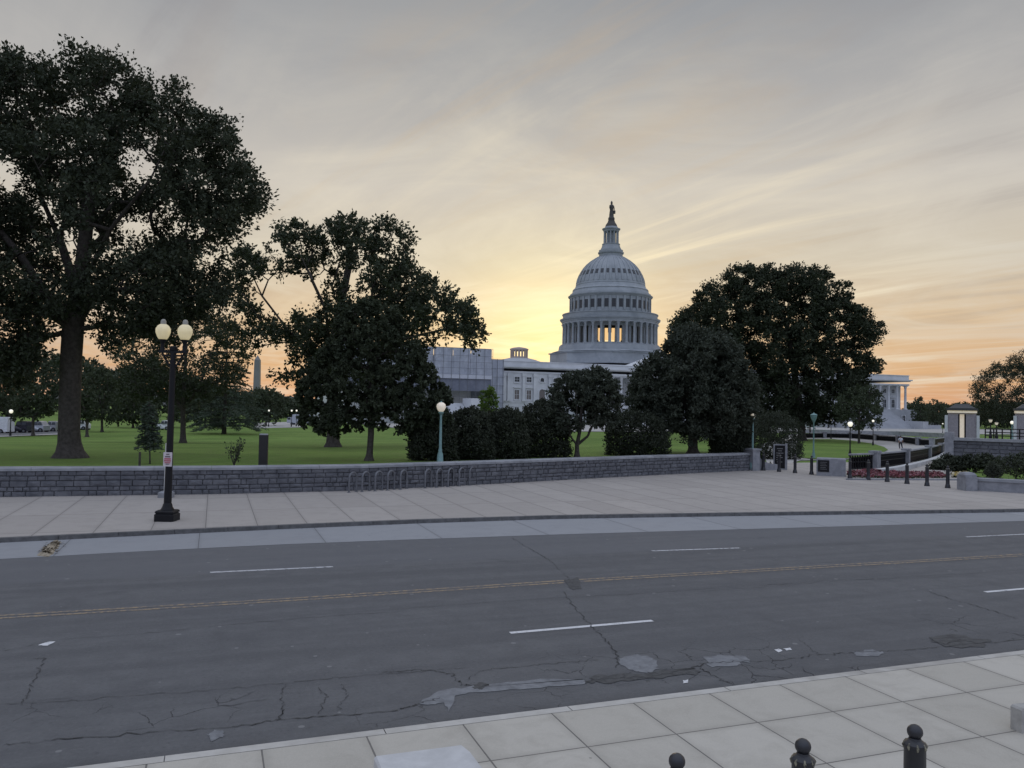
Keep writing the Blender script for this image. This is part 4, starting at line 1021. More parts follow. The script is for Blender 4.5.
C_(mb, 'drum_wall', MAT_IRONW, DOME)
MAT_DRUMGLOW = emit('sunset_glow_pane', (1.0, .62, .26), .95, (.3, .2, .12))  # sunset glow in the drum openings put in as emission on added panes
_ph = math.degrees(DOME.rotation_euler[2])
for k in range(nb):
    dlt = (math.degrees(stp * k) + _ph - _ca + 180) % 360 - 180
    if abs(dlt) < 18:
        mb = MB(); mb.box(15.3, 15.36, -.62, .62, zy(343.5), zy(331.8)); lw = mb.build('glow_pane', MAT_DRUMGLOW, DOME); lw.rotation_euler = (0, 0, stp * k)
col = column_proto('column', DOME, zy(325.8) - zy(346.3), .55, MAT_IRONW, 10)
put(col, [(19.1 * math.cos(stp * (k + .5)), 19.1 * math.sin(stp * (k + .5)), zy(346.3)) for k in range(nb)], DOME)
mb = MB()
mb.lathe([(zy(325.8), 15.0), (zy(325.75), 19.75), (zy(324.0), 19.75), (zy(323.9), 20.0), (zy(322.6), 20.0), (zy(322.4), 20.5), (zy(321.0), 20.75), (zy(320.8), 19.6), (zy(320.5), 19.5), (zy(316.6), 19.5), (zy(316.4), 19.8), (zy(315.7), 19.8), (zy(315.6), 18.4), (zy(316.5), 18.3), (zy(316.5), 16.9)], 72, caps=False)
shade(C_(mb, 'colonnade_entablature', MAT_IRONW, DOME), 30)
mb = MB()
mb.lathe([(zy(316.5), 16.85), (zy(314.5), 16.85), (zy(314.3), 16.5), (zy(300.2), 16.4), (zy(300.0), 16.7), (zy(299.0), 16.8), (zy(298.6), 17.3), (zy(297.6), 17.5), (zy(297.4), 16.9), (zy(295.6), 16.7), (zy(295.4), 16.2), (zy(292.0), 15.5), (zy(291.6), 15.7), (zy(290.2), 15.3), (zy(289.6), 14.9), (zy(286.8), 14.3), (zy(286.4), 14.4), (zy(284.6), 14.2), (zy(284.4), 13.95)], 72, caps=False)
shade(C_(mb, 'attic_drum', MAT_IRONW, DOME), 30)
mb = MB()
for k in range(nb):
    a = stp * (k + .5); c, s_ = math.cos(a), math.sin(a)
    def xf(p, c=c, s_=s_): return (c * p[0] - s_ * p[1], s_ * p[0] + c * p[1], p[2])
    mb.box(16.42, 16.85, -.42, .42, zy(314.2), zy(300.3), 0, xf)
C_(mb, 'pilasters', MAT_IRONW, DOME)
mb = MB(); mb.box(-.04, .03, -.62, .62, 0, 3.1); mb.box(-.04, .09, -.75, -.62, -.1, 3.3); mb.box(-.04, .09, .62, .75, -.1, 3.3); mb.box(-.04, .09, -.62, .62, 3.1, 3.3)
wp = mb.build('drum_window', MAT_PANE, DOME)
for k in range(nb):
    a = stp * k; o = wp if k == 0 else inst(wp, parent=DOME); o.location = (16.47 * math.cos(a), 16.47 * math.sin(a), zy(311.5)); o.rotation_euler = (0, 0, a)
# ribbed shell
prof = [(284.4, 34.0), (280.5, 33.2), (276.5, 31.7), (272.5, 29.6), (268.5, 26.9), (265, 23.8), (262, 20.3), (259.5, 16.6), (257.3, 13.0)]
def rat(y): return float(np.interp(-y, [-p[0] for p in prof], [p[1] for p in prof])) * PX
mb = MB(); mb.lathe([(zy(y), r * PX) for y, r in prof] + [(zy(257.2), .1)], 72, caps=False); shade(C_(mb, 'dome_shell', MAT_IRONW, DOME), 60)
mb = MB()
for k in range(nb):
    a = stp * (k + .5); c, s_ = math.cos(a), math.sin(a)
    for (ya, ra), (yb, rb) in zip(prof[:-1], prof[1:]):
        ra, rb = ra * PX, rb * PX; w0 = .28 * ra / 14 + .1; w1 = .28 * rb / 14 + .1
        q = [(ra - .1, -w0, zy(ya)), (ra + .22, -w0, zy(ya)), (ra + .22, w0, zy(ya)), (ra - .1, w0, zy(ya)), (rb - .1, -w1, zy(yb)), (rb + .22, -w1, zy(yb)), (rb + .22, w1, zy(yb)), (rb - .1, w1, zy(yb))]
        q = [(c * x - s_ * y, s_ * x + c * y, z) for x, y, z in q]
        mb.add(q, [(0, 1, 5, 4), (1, 2, 6, 5), (2, 3, 7, 6)])
C_(mb, 'ribs', MAT_IRONW, DOME)
mb = MB(); mb.box(-.12, .28, -.5, .5, 0, 1.9); dw = mb.build('dome_window', MAT_PANE, DOME)
sl = math.atan2(rat(277.5) - rat(273), zy(273) - zy(277.5))
for k in range(nb):
    a = stp * k; o = dw if k == 0 else inst(dw, parent=DOME)
    o.location = ((rat(277.5) - .1) * math.cos(a), (rat(277.5) - .1) * math.sin(a), zy(277.5)); o.rotation_euler = Matrix(((math.cos(a), -math.sin(a), 0), (math.sin(a), math.cos(a), 0), (0, 0, 1))).to_4x4().to_euler() if False else (0, -sl, a)
mb = MB()
mb.lathe([(zy(257.4), 4.9), (zy(254.2), 4.9), (zy(253.8), 5.3), (zy(252.6), 5.4), (zy(252.4), 5.0), (zy(250.4), 5.0), (zy(250.2), 4.3), (zy(248.8), 4.2), (zy(247.5), 3.9), (zy(245.0), 3.6), (zy(244.6), 3.75), (zy(244.0), 3.75), (zy(243.8), .1)], 36)
mb.lathe([(zy(231.6), .1), (zy(231.5), 3.2), (zy(230.2), 3.3), (zy(229.4), 3.75), (zy(228.6), 3.8), (zy(228.3), 3.0), (zy(226.5), 2.6), (zy(226.3), .1)], 36)
for k in range(12):
    a = math.pi * 2 * k / 12; mb.lathe([(zy(243.9), .34), (zy(231.5), .28)], 8, (2.85 * math.cos(a), 2.85 * math.sin(a)))
mb.lathe([(zy(243.9), 1.7), (zy(231.5), 1.7)], 6, rot=.2)
shade(C_(mb, 'dome_lantern', MAT_IRONW, DOME), 30)
mb = MB()
mb.lathe([(zy(226.5), 2.55), (zy(224.5), 2.3), (zy(222), 1.6), (zy(219.5), 1.25), (zy(219), 1.35), (zy(217.5), 1.35), (zy(216.5), 1.0), (zy(214.4), .95)], 20)
# robed standing figure
mb.lathe([(zy(214.4), .95), (zy(212), .85), (zy(209.5), .72), (zy(207.5), .80), (zy(205.6), .92), (zy(204.2), .72), (zy(203.6), .30), (zy(203.3), .30), (zy(202.9), .44), (zy(202.1), .46), (zy(201.4), .40), (zy(200.8), .28), (zy(200.0), .05)], 12)
mb.tube([(-.8, -.1, zy(205)), (-1.05, -.35, zy(207.2)), (-.95, -.6, zy(209))], [.26, .22, .16], 8)
mb.tube([(.8, -.1, zy(205)), (1.05, -.25, zy(207.4)), (1.05, -.3, zy(209.6))], [.26, .22, .2], 8)
mb.lathe([(zy(213.2), .1), (zy(213), .5), (zy(210), .55), (zy(209.6), .1)], 10, (1.1, -.3))
shade(C_(mb, 'statue', MAT_BRONZE, DOME), 60)

# scaffold round the near wing ------------------------------------
SCAF = empty('scaffold', (*XY(DS - 92, DD - 49), -1.5), TH, 'grey netting scaffold wrapped round the near wing of the domed building', 'scaffold')
off = -np.array([-92, -49]); SCOFF = (92.0, 49.0, 1.5)
def SB(mb, name, mat):
    mb.v = [(x + SCOFF[0], y + SCOFF[1], z + SCOFF[2]) for x, y, z in mb.v]; return mb.build(name, mat, SCAF)
xe = [-118, -112.5, -106, -99.5, -93, -87.5, -81.0, -75.0, -67.8]
rng = random.Random(8)
for a, b in zip(xe[:-1], xe[1:]):
    mb = MB(); yo = rng.uniform(-.12, .12)
    n = 8; V = []
    for j in range(n + 1):
        z = 14.0 + (22.4 - 14.0) * j / n
        for i in range(n + 1): V.append((a + .05 + (b - a - .1) * i / n, -48 + yo + .18 * math.sin(i * 1.3 + j * .7) * rng.random(), z))
    mb.add(V, [(j * (n + 1) + i, j * (n + 1) + i + 1, (j + 1) * (n + 1) + i + 1, (j + 1) * (n + 1) + i) for j in range(n) for i in range(n)])
    SB(mb, 'net_panel', MAT_TARP)
    mb = MB(); mb.box(a + .03, b - .03, -47.9, -47.8, 8.6, 12.5); SB(mb, 'dark_net_panel', MAT_TARPD)
mb = MB(); mb.box(-118, -67.7, -48.4, -46.4, 12.6, 13.9); SB(mb, 'deck_fascia', flat('pale_tarp', (.50, .52, .58), .9))
mb = MB(); mb.box(-67.9, -67.7, -47.7, 20, 4, 22.4); SB(mb, 'net_panel', MAT_TARP)
mb = MB(); mb.box(-67.5, -57.9, -32.4, -32.2, 3, 20.2); SB(mb, 'net_panel', MAT_TARP)
mb = MB()
for x in np.arange(-118, -67, 2.8):
    mb.tube([(x, -48.55, -3), (x, -48.55, 22.6)], .07, 5)
for z in (2, 4.5, 6.8, 8.6, 16, 18, 20, 22.5): mb.tube([(-118, -48.7, z), (-67.7, -48.7, z)], .05, 5)
for x in np.arange(-67, -57.9, 2.2): mb.tube([(x, -32.6, -3), (x, -32.6, 20.4)], .07, 5)
for z in (5, 8, 11, 14, 17, 20.3): mb.tube([(-67.6, -32.7, z), (-57.8, -32.7, z)], .05, 5)
SB(mb, 'poles', MAT_STEEL)
mb = MB(); mb.box(-118, -67.8, -47.5, -39.3, 22.4, 22.6); SB(mb, 'roof_deck', flat('deck_sheet', .3))
# wing entrance steps seen under the netting
mb = MB(); 
for k in range(16): mb.box(-88, -78, -49.5 - .6 * (k + 1), -49.47 - .6 * k, -6, 4.6 - .36 * k)
mb.box(-91, -88.05, -59, -49.4, -6, 6.2); mb.box(-77.95, -75, -59, -49.4, -6, 6.2); C_(mb, 'wing_entrance', MAT_CAPW)

# far obelisk
mb = MB(); p = dp(256.5, 402, 2600); ztop = dp(256.5, 355, 2600)[2]; w0 = 10.8; w1 = 8.0; zs = ztop - 16
mb.add([(p[0] - w0, p[1] - w0, -60), (p[0] + w0, p[1] - w0, -60), (p[0] + w0, p[1] + w0, -60), (p[0] - w0, p[1] + w0, -60), (p[0] - w1, p[1] - w1, zs), (p[0] + w1, p[1] - w1, zs), (p[0] + w1, p[1] + w1, zs), (p[0] - w1, p[1] + w1, zs), (p[0], p[1], ztop)],
       [(0, 1, 5, 4), (1, 2, 6, 5), (2, 3, 7, 6), (3, 0, 4, 7), (4, 5, 8), (5, 6, 8), (6, 7, 8), (7, 4, 8)])
tag(mb.build('obelisk', mottled('obelisk_marble', .20, .24, .02)), 'tall plain stone obelisk far off against the orange sky left of the plane tree', 'obelisk')

# ------------------------------------------------------------------ plaza on the right: path lawn, paths, walls
def drape(name, px_poly, off, mat, n=10, kind='structure'):
    """polygon given where it meets the terrain, cut fine enough to follow it"""
    P = [tp(x, y) for x, y in px_poly]
    bm = bmesh.new(); vs = [bm.verts.new(p) for p in P]; bm.faces.new(vs)
    bmesh.ops.triangulate(bm, faces=bm.faces[:])
    for _ in range(4): bmesh.ops.subdivide_edges(bm, edges=[e for e in bm.edges if e.calc_length() > 2.5], cuts=1); bmesh.ops.triangulate(bm, faces=bm.faces[:])
    for v in bm.verts: v.co.z = HXY(v.co.x, v.co.y) + off
    me = bpy.data.meshes.new(name); bm.to_mesh(me); bm.free(); me.materials.append(mat)
    o = bpy.data.objects.new(name, me); COL.objects.link(o); o['kind'] = kind; return o
MAT_PATH = mottled('plaza_path', (0.36, 0.345, 0.32), (0.43, 0.415, 0.39), 1.2, .85, 40, .2, c3=(0.31, 0.30, 0.28))
drape('plaza_path', [(770, 466), (800, 461), (846, 460), (872, 455), (905, 455), (932, 449), (945, 441), (900, 436), (870, 434), (790, 434), (760, 445)], .05, MAT_PATH)
_q = []
for i in range(26):
    for j in range(9):
        a0, a1 = 40 + 10 * i, 50 + 10 * i; b0, b1 = 165 + 10 * j, 175 + 10 * j
        _q.append([P3(a, b, H(a, b) + .1) for a, b in ((a0, b0), (a1, b0), (a1, b1), (a0, b1))])
sheet('far_plaza', _q, MAT_PATH)
drape('path_lawn', [(797, 458), (796, 446), (800, 439.5), (832, 439.5), (852, 441), (872, 444), (884, 447.5), (888, 450.5), (882, 454), (866, 457), (840, 460), (815, 460)], .10, MAT_GRASS)
drape('far_road', [(-30, 437.5), (12, 436.5), (60, 434), (60, 429), (-30, 431)], .06, flat('far_asphalt', .13, .9))
drape('far_walk', [(-30, 438.6), (60, 435.0), (60, 434.0), (-30, 437.5)], .08, MAT_PATH)
drape('far_drive', [(255, 428.6), (306, 427.4), (306, 421.5), (255, 423)], .06, MAT_PATH)

def on(px, py, off=0.0): p = tp(px, py); return np.array([p[0], p[1], p[2] + off])
def fence_run(name, label, base_px, h, pier_w=0.36, mat_pier=MAT_GRANITE2, panel=MAT_BLACK, rail=True, sub=(), group=None, kerb=True):
    P = [on(x, y) for x, y in base_px]; c = np.mean(P, axis=0)
    root = empty(name, c, 0, label, 'fence', group); inv = Matrix.Translation(root.location).inverted()
    for i, p in enumerate(P):
        if i == 0: continue
        q = P[min(i + 1, len(P) - 1)] - P[max(i - 1, 0)]; a = math.atan2(q[1], q[0]); ca, sa = math.cos(a), math.sin(a)
        def xf(v, p=p, ca=ca, sa=sa): return (p[0] + ca * v[0] - sa * v[1], p[1] + sa * v[0] + ca * v[1], p[2] + v[2])
        mb = MB(); mb.box(-pier_w, pier_w, -pier_w * .7, pier_w * .7, -.4, h, 0, xf); mb.box(-pier_w * 1.14, pier_w * 1.14, -pier_w * .85, pier_w * .85, h, h + .13, 0, xf)
        o = mb.build('pier', mat_pier, root); o.matrix_parent_inverse = inv
    for a, b in zip(P[:-1], P[1:]):
        d = b - a; L = np.linalg.norm(d[:2]); u = d / L; nrm = np.array([-u[1], u[0], 0]); a2 = a + u * pier_w * 1.0; b2 = b - u * pier_w * 1.0; L2 = np.linalg.norm((b2 - a2)[:2])
        mb = MB(); n = max(3, int(L2 / 0.28))
        for k in range(n + 1):
            p = a2 + (b2 - a2) * k / n
            mb.tube([p + [0, 0, .1], p + [0, 0, h - .14]], .055, 4)
        for z in (.16, h * .5, h - .3): mb.tube([a2 + [0, 0, z], b2 + [0, 0, z]], .05, 4)
        o = mb.build('railing', panel, root); o.matrix_parent_inverse = inv
        mb = MB(); mb.add([a2 + nrm * .07 + [0, 0, .12], b2 + nrm * .07 + [0, 0, .12], b2 + nrm * .07 + [0, 0, h - .32], a2 + nrm * .07 + [0, 0, h - .32], a2 + nrm * .1 + [0, 0, .12], b2 + nrm * .1 + [0, 0, .12], b2 + nrm * .1 + [0, 0, h - .32], a2 + nrm * .1 + [0, 0, h - .32]], [(0, 1, 2, 3), (7, 6, 5, 4), (3, 2, 6, 7), (0, 3, 7, 4), (1, 5, 6, 2), (0, 4, 5, 1)])
        o = mb.build('back_panel', panel, root); o.matrix_parent_inverse = inv
        mb = MB(); t = .16
        mb.add([a2 + nrm * t + [0, 0, h - .12], b2 + nrm * t + [0, 0, h - .12], b2 - nrm * t + [0, 0, h - .12], a2 - nrm * t + [0, 0, h - .12], a2 + nrm * t + [0, 0, h - .02], b2 + nrm * t + [0, 0, h - .02], b2 - nrm * t + [0, 0, h - .02], a2 - nrm * t + [0, 0, h - .02]],
               [(3, 2, 1, 0), (4, 5, 6, 7), (0, 1, 5, 4), (2, 3, 7, 6), (1, 2, 6, 5), (3, 0, 4, 7)])
        o = mb.build('top_rail', MAT_CAP, root); o.matrix_parent_inverse = inv
    return root
fence_run('iron_fence', 'near curved black iron fence with granite piers sweeping behind the flower bed', [(847, 471.5), (875, 470), (906, 465.5), (928.5, 459.5), (941, 455), (947, 451)], 1.18)
fence_run('iron_fence', 'farther black iron fence with stone piers behind the path lawn', [(800, 438.5), (824, 438.2), (851, 438.7), (876, 440.8), (898, 442.5), (918, 445.5), (932, 446.5), (946, 444)], 1.15, .42)
# outer curved kerb round the bed
KP = [(878, 474.5), (895, 472), (912, 468.5), (930, 463.5), (941, 459), (948, 453.5)]
P = [on(x, y) for x, y in KP]; mb = MB()
for a, b in zip(P[:-1], P[1:]):
    d = b - a; u = d / np.linalg.norm(d); nr = np.array([-u[1], u[0], 0]) * .22
    mb.add([a - nr + [0, 0, -.2], b - nr + [0, 0, -.2], b - nr + [0, 0, .34], a - nr + [0, 0, .34], b + nr + [0, 0, .34], a + nr + [0, 0, .34]], [(0, 1, 2, 3), (3, 2, 4, 5)])
o = mb.build('bed_kerb', MAT_GRANITE); o['kind'] = 'structure'
# far terrace walls (pale bands behind the lawn)
def low_wall(name, label, pts, h, th, mat, capmat, cat='wall'):
    P = [on(x, y) for x, y in pts]; c = np.mean(P, axis=0); root = empty(name, c, 0, label, cat); inv = Matrix.Translation(root.location).inverted()
    m1 = MB(); m2 = MB()
    for a, b in zip(P[:-1], P[1:]):
        d = b - a; u = d / np.linalg.norm(d); nr = np.array([-u[1], u[0], 0]) * th / 2; e = u * .0
        def blk(mb, z0, z1, g):
            n2 = nr * (1 + g)
            vs = [a - n2 + [0, 0, z0], b - n2 + [0, 0, z0], b + n2 + [0, 0, z0], a + n2 + [0, 0, z0], a - n2 + [0, 0, z1], b - n2 + [0, 0, z1], b + n2 + [0, 0, z1], a + n2 + [0, 0, z1]]
            mb.add(vs, [(0, 3, 2, 1), (4, 5, 6, 7), (0, 1, 5, 4), (1, 2, 6, 5), (2, 3, 7, 6), (3, 0, 4, 7)])
        blk(m1, -.6, h, 0); blk(m2, h, h + .16, .25)
    o = m1.build('masonry', mat, root); o.matrix_parent_inverse = inv
    o = m2.build('coping', capmat, root); o.matrix_parent_inverse = inv
    return root
low_wall('terrace_wall', 'long pale low terrace wall across the back of the plaza', [(800, 433), (850, 434.5), (900, 435.5), (950, 438)], .9, .6, MAT_CAP, MAT_GRANITE)

# granite pedestal with dark plaque
def facing(p):  # local frame: x right, y away from camera along the street's cross direction
    return TH * 0.0
def local_root(name, px, py, label, cat, rz=0.0, group=None, flatz=None):
    p = gp(px, py, flatz) if flatz is not None else on(px, py)
    return empty(name, p, rz, label, cat, group), p[1] / FPX
root, m = local_root('granite_pedestal', 830.5, 476, 'grey granite block with a dark plaque beside the start of the near iron fence', 'pedestal', -0.40, flatz=.12)
mb = MB(); mb.bbox(-13.2 * m, 14 * m, -.1, .9, -.2, 17.5 * m, .03); mb.build('block', MAT_GRANITE2, root)
mb = MB(); mb.box(-11.8 * m, -1.2 * m, -.135, -.101, 4 * m, 15.6 * m); pq = mb.build('plaque', MAT_BLACK, root)
mb = MB()
for k in range(5): mb.box(-9.5 * m, (-3.4 - (k % 2)) * m, -.141, -.1355, (6.5 + 1.7 * k) * m, (6.9 + 1.7 * k) * m)
mb.build('text_lines', flat('plaque_text', .16), pq)
# upright notice board
root, m = local_root('notice_board', 780, 469.5, 'tall dark notice board in a pale stone frame behind the first bollards', 'sign', -0.3, flatz=.12)
mb = MB(); mb.box(-6.4 * m, -5.2 * m, -.12, .12, 0, 25 * m); mb.box(4.6 * m, 6.8 * m, -.15, .15, 0, 26 * m); mb.box(-5.2 * m, 4.6 * m, -.12, .12, 24 * m, 25.2 * m); mb.box(-5.2 * m, 4.6 * m, -.1, .1, 0, 1.2 * m); mb.build('frame', MAT_GRANITE2, root)
mb = MB(); mb.box(-5.2 * m, 4.6 * m, -.05, .05, 1.2 * m, 24 * m); pq = mb.build('panel', MAT_BLACK, root)
mb = MB()
for k, (a, b) in enumerate([(-3, 2.6), (-2, 1.6), (-3.6, 3.2), (-3.6, 1), (-3.6, 2.4), (-3.6, 0.4), (-3, 2)]): mb.box(a * m, b * m, -.062, -.051, (20.5 - 2.2 * k) * m, (21.1 - 2.2 * k) * m)
mb.build('text_lines', flat('notice_text', .22), pq)

# bollards ---------------------------------------------------------
def bollard(h, r):
    mb = MB()
    mb.lathe([(0, r * 1.55), (.05, r * 1.55), (.09, r * 1.4), (.16, r * 1.35), (.19, r * 1.12), (.24, r * 1.05), (h - .20, r * 1.0), (h - .19, r * 1.06), (h - .15, r * 1.06), (h - .135, r * .9), (h - .115, r * .6), (h - .10, r * .55)], 20)
    root_m = mb
    ball = MB(); ball.sphere((0, 0, h - .05), r * .74, 16, 10, .95)
    col_ = MB(); n = 8
    for k in range(n):
        a = 2 * math.pi * k / n; c, s_ = math.cos(a), math.sin(a)
        col_.tube([(r * 1.0 * c, r * 1.0 * s_, h - .19), (r * 1.06 * c, r * 1.06 * s_, h - .165), (r * .9 * c, r * .9 * s_, h - .135)], [.008, .013, .006], 6)
    return mb, ball, col_
BG = None
def put_bollard(p, label, group, h=1.16, r=.089):
    global BG
    if BG is None:
        BG = empty('bollard', p, 0); a, b, c = bollard(h, r)
        shade(a.build('shaft', MAT_IRON2, BG), 35); shade(b.build('ball_top', MAT_IRON2, BG), 80); shade(c.build('collar', mottled('worn_collar', (.02, .02, .022), (.30, .28, .2), 30, .5), BG), 60)
        o = BG
    else: o = copy_tree(BG)
    o.location = [float(q) for q in p]; o.rotation_euler = (0, 0, random.Random(str(label)).random() * 6)
    tag(o, label, 'bollard', group); return o
for (px, py), lab in zip([(677, 760), (803, 745), (915, 730.5)], ['black ball topped bollard lowest at the near pavement edge, leftmost of the three', 'middle one of the three black ball topped bollards on the near pavement', 'black ball topped bollard on the near pavement, nearest the small stone block']):
    v = ray(px, py); t = (1.12 + .12 - CAMH) / v[2]; q = CAM + v * t
    put_bollard((q[0], q[1], .12), lab, 'bollards along the near pavement')
FB = [((763.5, 470.5), 'black bollard nearest the scrolled end of the stone wall'), ((779, 471.7), 'black bollard standing in front of the tall notice board'), ((795, 473), 'black bollard between the notice board and the bollard beside the pedestal'), ((811.5, 474.5), 'black bollard immediately left of the granite pedestal'),
      ((850, 478.4), 'short looking black bollard immediately right of the granite pedestal'), ((868.3, 480), 'black bollard before the first fence pier of the flower bed'), ((887.2, 481.8), 'black bollard in front of the red flower bed, third right of the pedestal'), ((907, 483.8), 'black bollard in front of the red flower bed, third from the planter pier'), ((927, 486), 'black bollard before the bed, second from the planter pier'), ((947.7, 488), 'black bollard closest to the granite planter pier')]
for (px, py), lab in FB: put_bollard(gp(px, py, .12), lab, 'bollards across the plaza entrance', 1.16)

# flowers, beds ----------------------------------------------------
def flowers(name, label, px_poly, cols, n, seed, size=.12, z=.2, off=.12):
    rng = np.random.default_rng(seed); P = []; xs = [p[0] for p in px_poly]; ys = [p[1] for p in px_poly]
    while len(P) < n:
        x, y = rng.uniform(min(xs), max(xs)), rng.uniform(min(ys), max(ys))
        if inside(px_poly, x, y): q = gp(x, y, .1); P.append(q + [0, 0, rng.uniform(.0, z * .7)])
    P = np.array(P); D = rng.normal(size=(n, 3)); D[:, 2] *= .4
    c = P.mean(axis=0); root = empty(name, (c[0], c[1], .1), 0, label, 'flower bed')
    k = n // 2
    leaf_mesh('foliage', P[:k], D[:k], size * 1.2, LEAF_MID, root, rng)
    per = (n - k) // len(cols)
    for i, m in enumerate(cols): a = k + per * i; leaf_mesh('blossom', P[a:a + per] + [0, 0, .08], D[a:a + per], size, m, root, rng, aspect=.9)
MRED = flat('red_petal', (.20, .05, .06), .7); MPINK = flat('pink_petal', (.24, .11, .125), .7); MYEL = flat('yellow_petal', (.60, .45, .10), .7); MCRM = flat('cream_petal', (.62, .55, .38), .7)
flowers('flower_bed', 'red and pink flower bed along the near iron fence', [(850, 478), (846, 474), (880, 471), (900, 474), (940, 474), (948, 478.5), (905, 479)], [MRED, MPINK, MRED], 5200, 81, .12)
flowers('flower_bed', 'small yellow and cream flower bed right of the red one', [(952, 478), (953, 473), (966, 472), (968, 478)], [MYEL, MCRM], 900, 82, .14)
mb = MB()
a, b = sd_of(846, 480, .12), sd_of(970, 480.5, .12)
o = sheet('bed_edge', [[P3(a[0], a[1], .2), P3(b[0], b[1], .2), P3(b[0], b[1] + .2, .2), P3(a[0], a[1] + .2, .2)], [P3(a[0], a[1], .1), P3(b[0], b[1], .1), P3(b[0], b[1], .2), P3(a[0], a[1], .2)]], MAT_CAP)

# planter wall bottom right with pier, shrubs
def planter():
    A_ = gp(973, 490.5, .12); B_ = gp(1026, 493.5, .12); C2 = gp(1100, 498, .12)
    root = empty('planter_wall', A_, 0, 'low grey granite planter wall with a square end pier at the right edge', 'wall'); inv = Matrix.Translation(root.location).inverted()
    m1 = MB(); m2 = MB()
    for a, b in ((A_, B_), (B_, C2)):
        d = b - a; u = d / np.linalg.norm(d); nr = np.array([-u[1], u[0], 0]) * .45
        for mb, z0, z1, g in ((m1, -.2, .50, 1), (m2, .50, .64, 1.15)):
            n2 = nr * g; o_ = nr * 0
            vs = [a - nr * (g - 1) + [0, 0, z0], b - nr * (g - 1) + [0, 0, z0], b + n2 + [0, 0, z0], a + n2 + [0, 0, z0], a - nr * (g - 1) + [0, 0, z1], b - nr * (g - 1) + [0, 0, z1], b + n2 + [0, 0, z1], a + n2 + [0, 0, z1]]
            mb.add(vs, [(0, 3, 2, 1), (4, 5, 6, 7), (0, 1, 5, 4), (1, 2, 6, 5), (2, 3, 7, 6), (3, 0, 4, 7)])
    o = m1.build('masonry', MAT_GRANITE2, root); o.matrix_parent_inverse = inv
    o = m2.build('coping', MAT_CAP, root); o.matrix_parent_inverse = inv
    mb = MB(); mb.box(-.52, .06, -.3, .55, -.1, .72); mb.lathe([(.72, .44), (.80, .44), (.90, .34), (.94, .1)], 4, (-.23, .12), rot=math.pi / 4 ); mb.build('end_pier', MAT_GRANITE2, root)
    return A_
planter()
def low_bush(label, poly, Y, mat, n, leaf, seed, group=None, name='shrub'):
    rng = np.random.default_rng(seed); xs = [p[0] for p in poly]; ys = [p[1] for p in poly]; C = []
    bot = dp((min(xs) + max(xs)) / 2, max(ys), Y); root = empty(name, bot, 0, label, 'shrub', group); mpp = Y / FPX
    while len(C) < n // 18:
        x, y = rng.uniform(min(xs), max(xs)), rng.uniform(min(ys), max(ys))
        if inside(poly, x, y): C.append(dp(x, y, Y + rng.uniform(-1, 1) * min(edge_dist(poly, x, y) * mpp * 1.4, 1.6)))
    C = np.array(C); LC, LD = clump_leaves(C, np.full(len(C), .38), 18, rng, np.array(bot)); leaf_mesh('foliage', LC, LD, leaf, mat, root, rng)
    mb = MB()
    for j in range(6): e = C[rng.integers(len(C))]; mb.tube([bot - [0, 0, .3], bot * .5 + e * .5 + [0, 0, .1], e], [.035, .022, .008], 5)
    o = mb.build('stem', MAT_BARK, root); o.matrix_parent_inverse = Matrix.Translation(root.location).inverted()
low_bush('spreading olive green shrubs growing in the planter at the right edge', [(988, 474), (991, 466), (1003, 460), (1020, 456), (1060, 453), (1090, 466), (1090, 478), (1024, 477)], 44.5, LEAF_MID, 9000, .12, 91)
low_bush('dark upright shrub in the planter next to its square end pier', [(988, 477), (989, 470), (993, 466), (997, 470), (997, 477)], 43.5, LEAF_HEDGE, 1600, .11, 92)
low_bush('dark green shrub mass at the foot of the retaining wall behind the yellow flowers', [(948, 471), (952, 462), (966, 458), (985, 457), (1000, 462), (998, 472), (970, 470)], 52, LEAF_HEDGE, 5200, .17, 93)
low_bush('dark green shrub between the curved kerb and the retaining wall', [(928, 471), (934, 464), (948, 456), (958, 462), (956, 473)], 56, LEAF_HEDGE, 3000, .17, 94)
drape('bed_grass', [(958, 474), (960, 469), (1000, 469), (1060, 473), (1060, 482), (990, 482)], .16, MAT_GRASS)

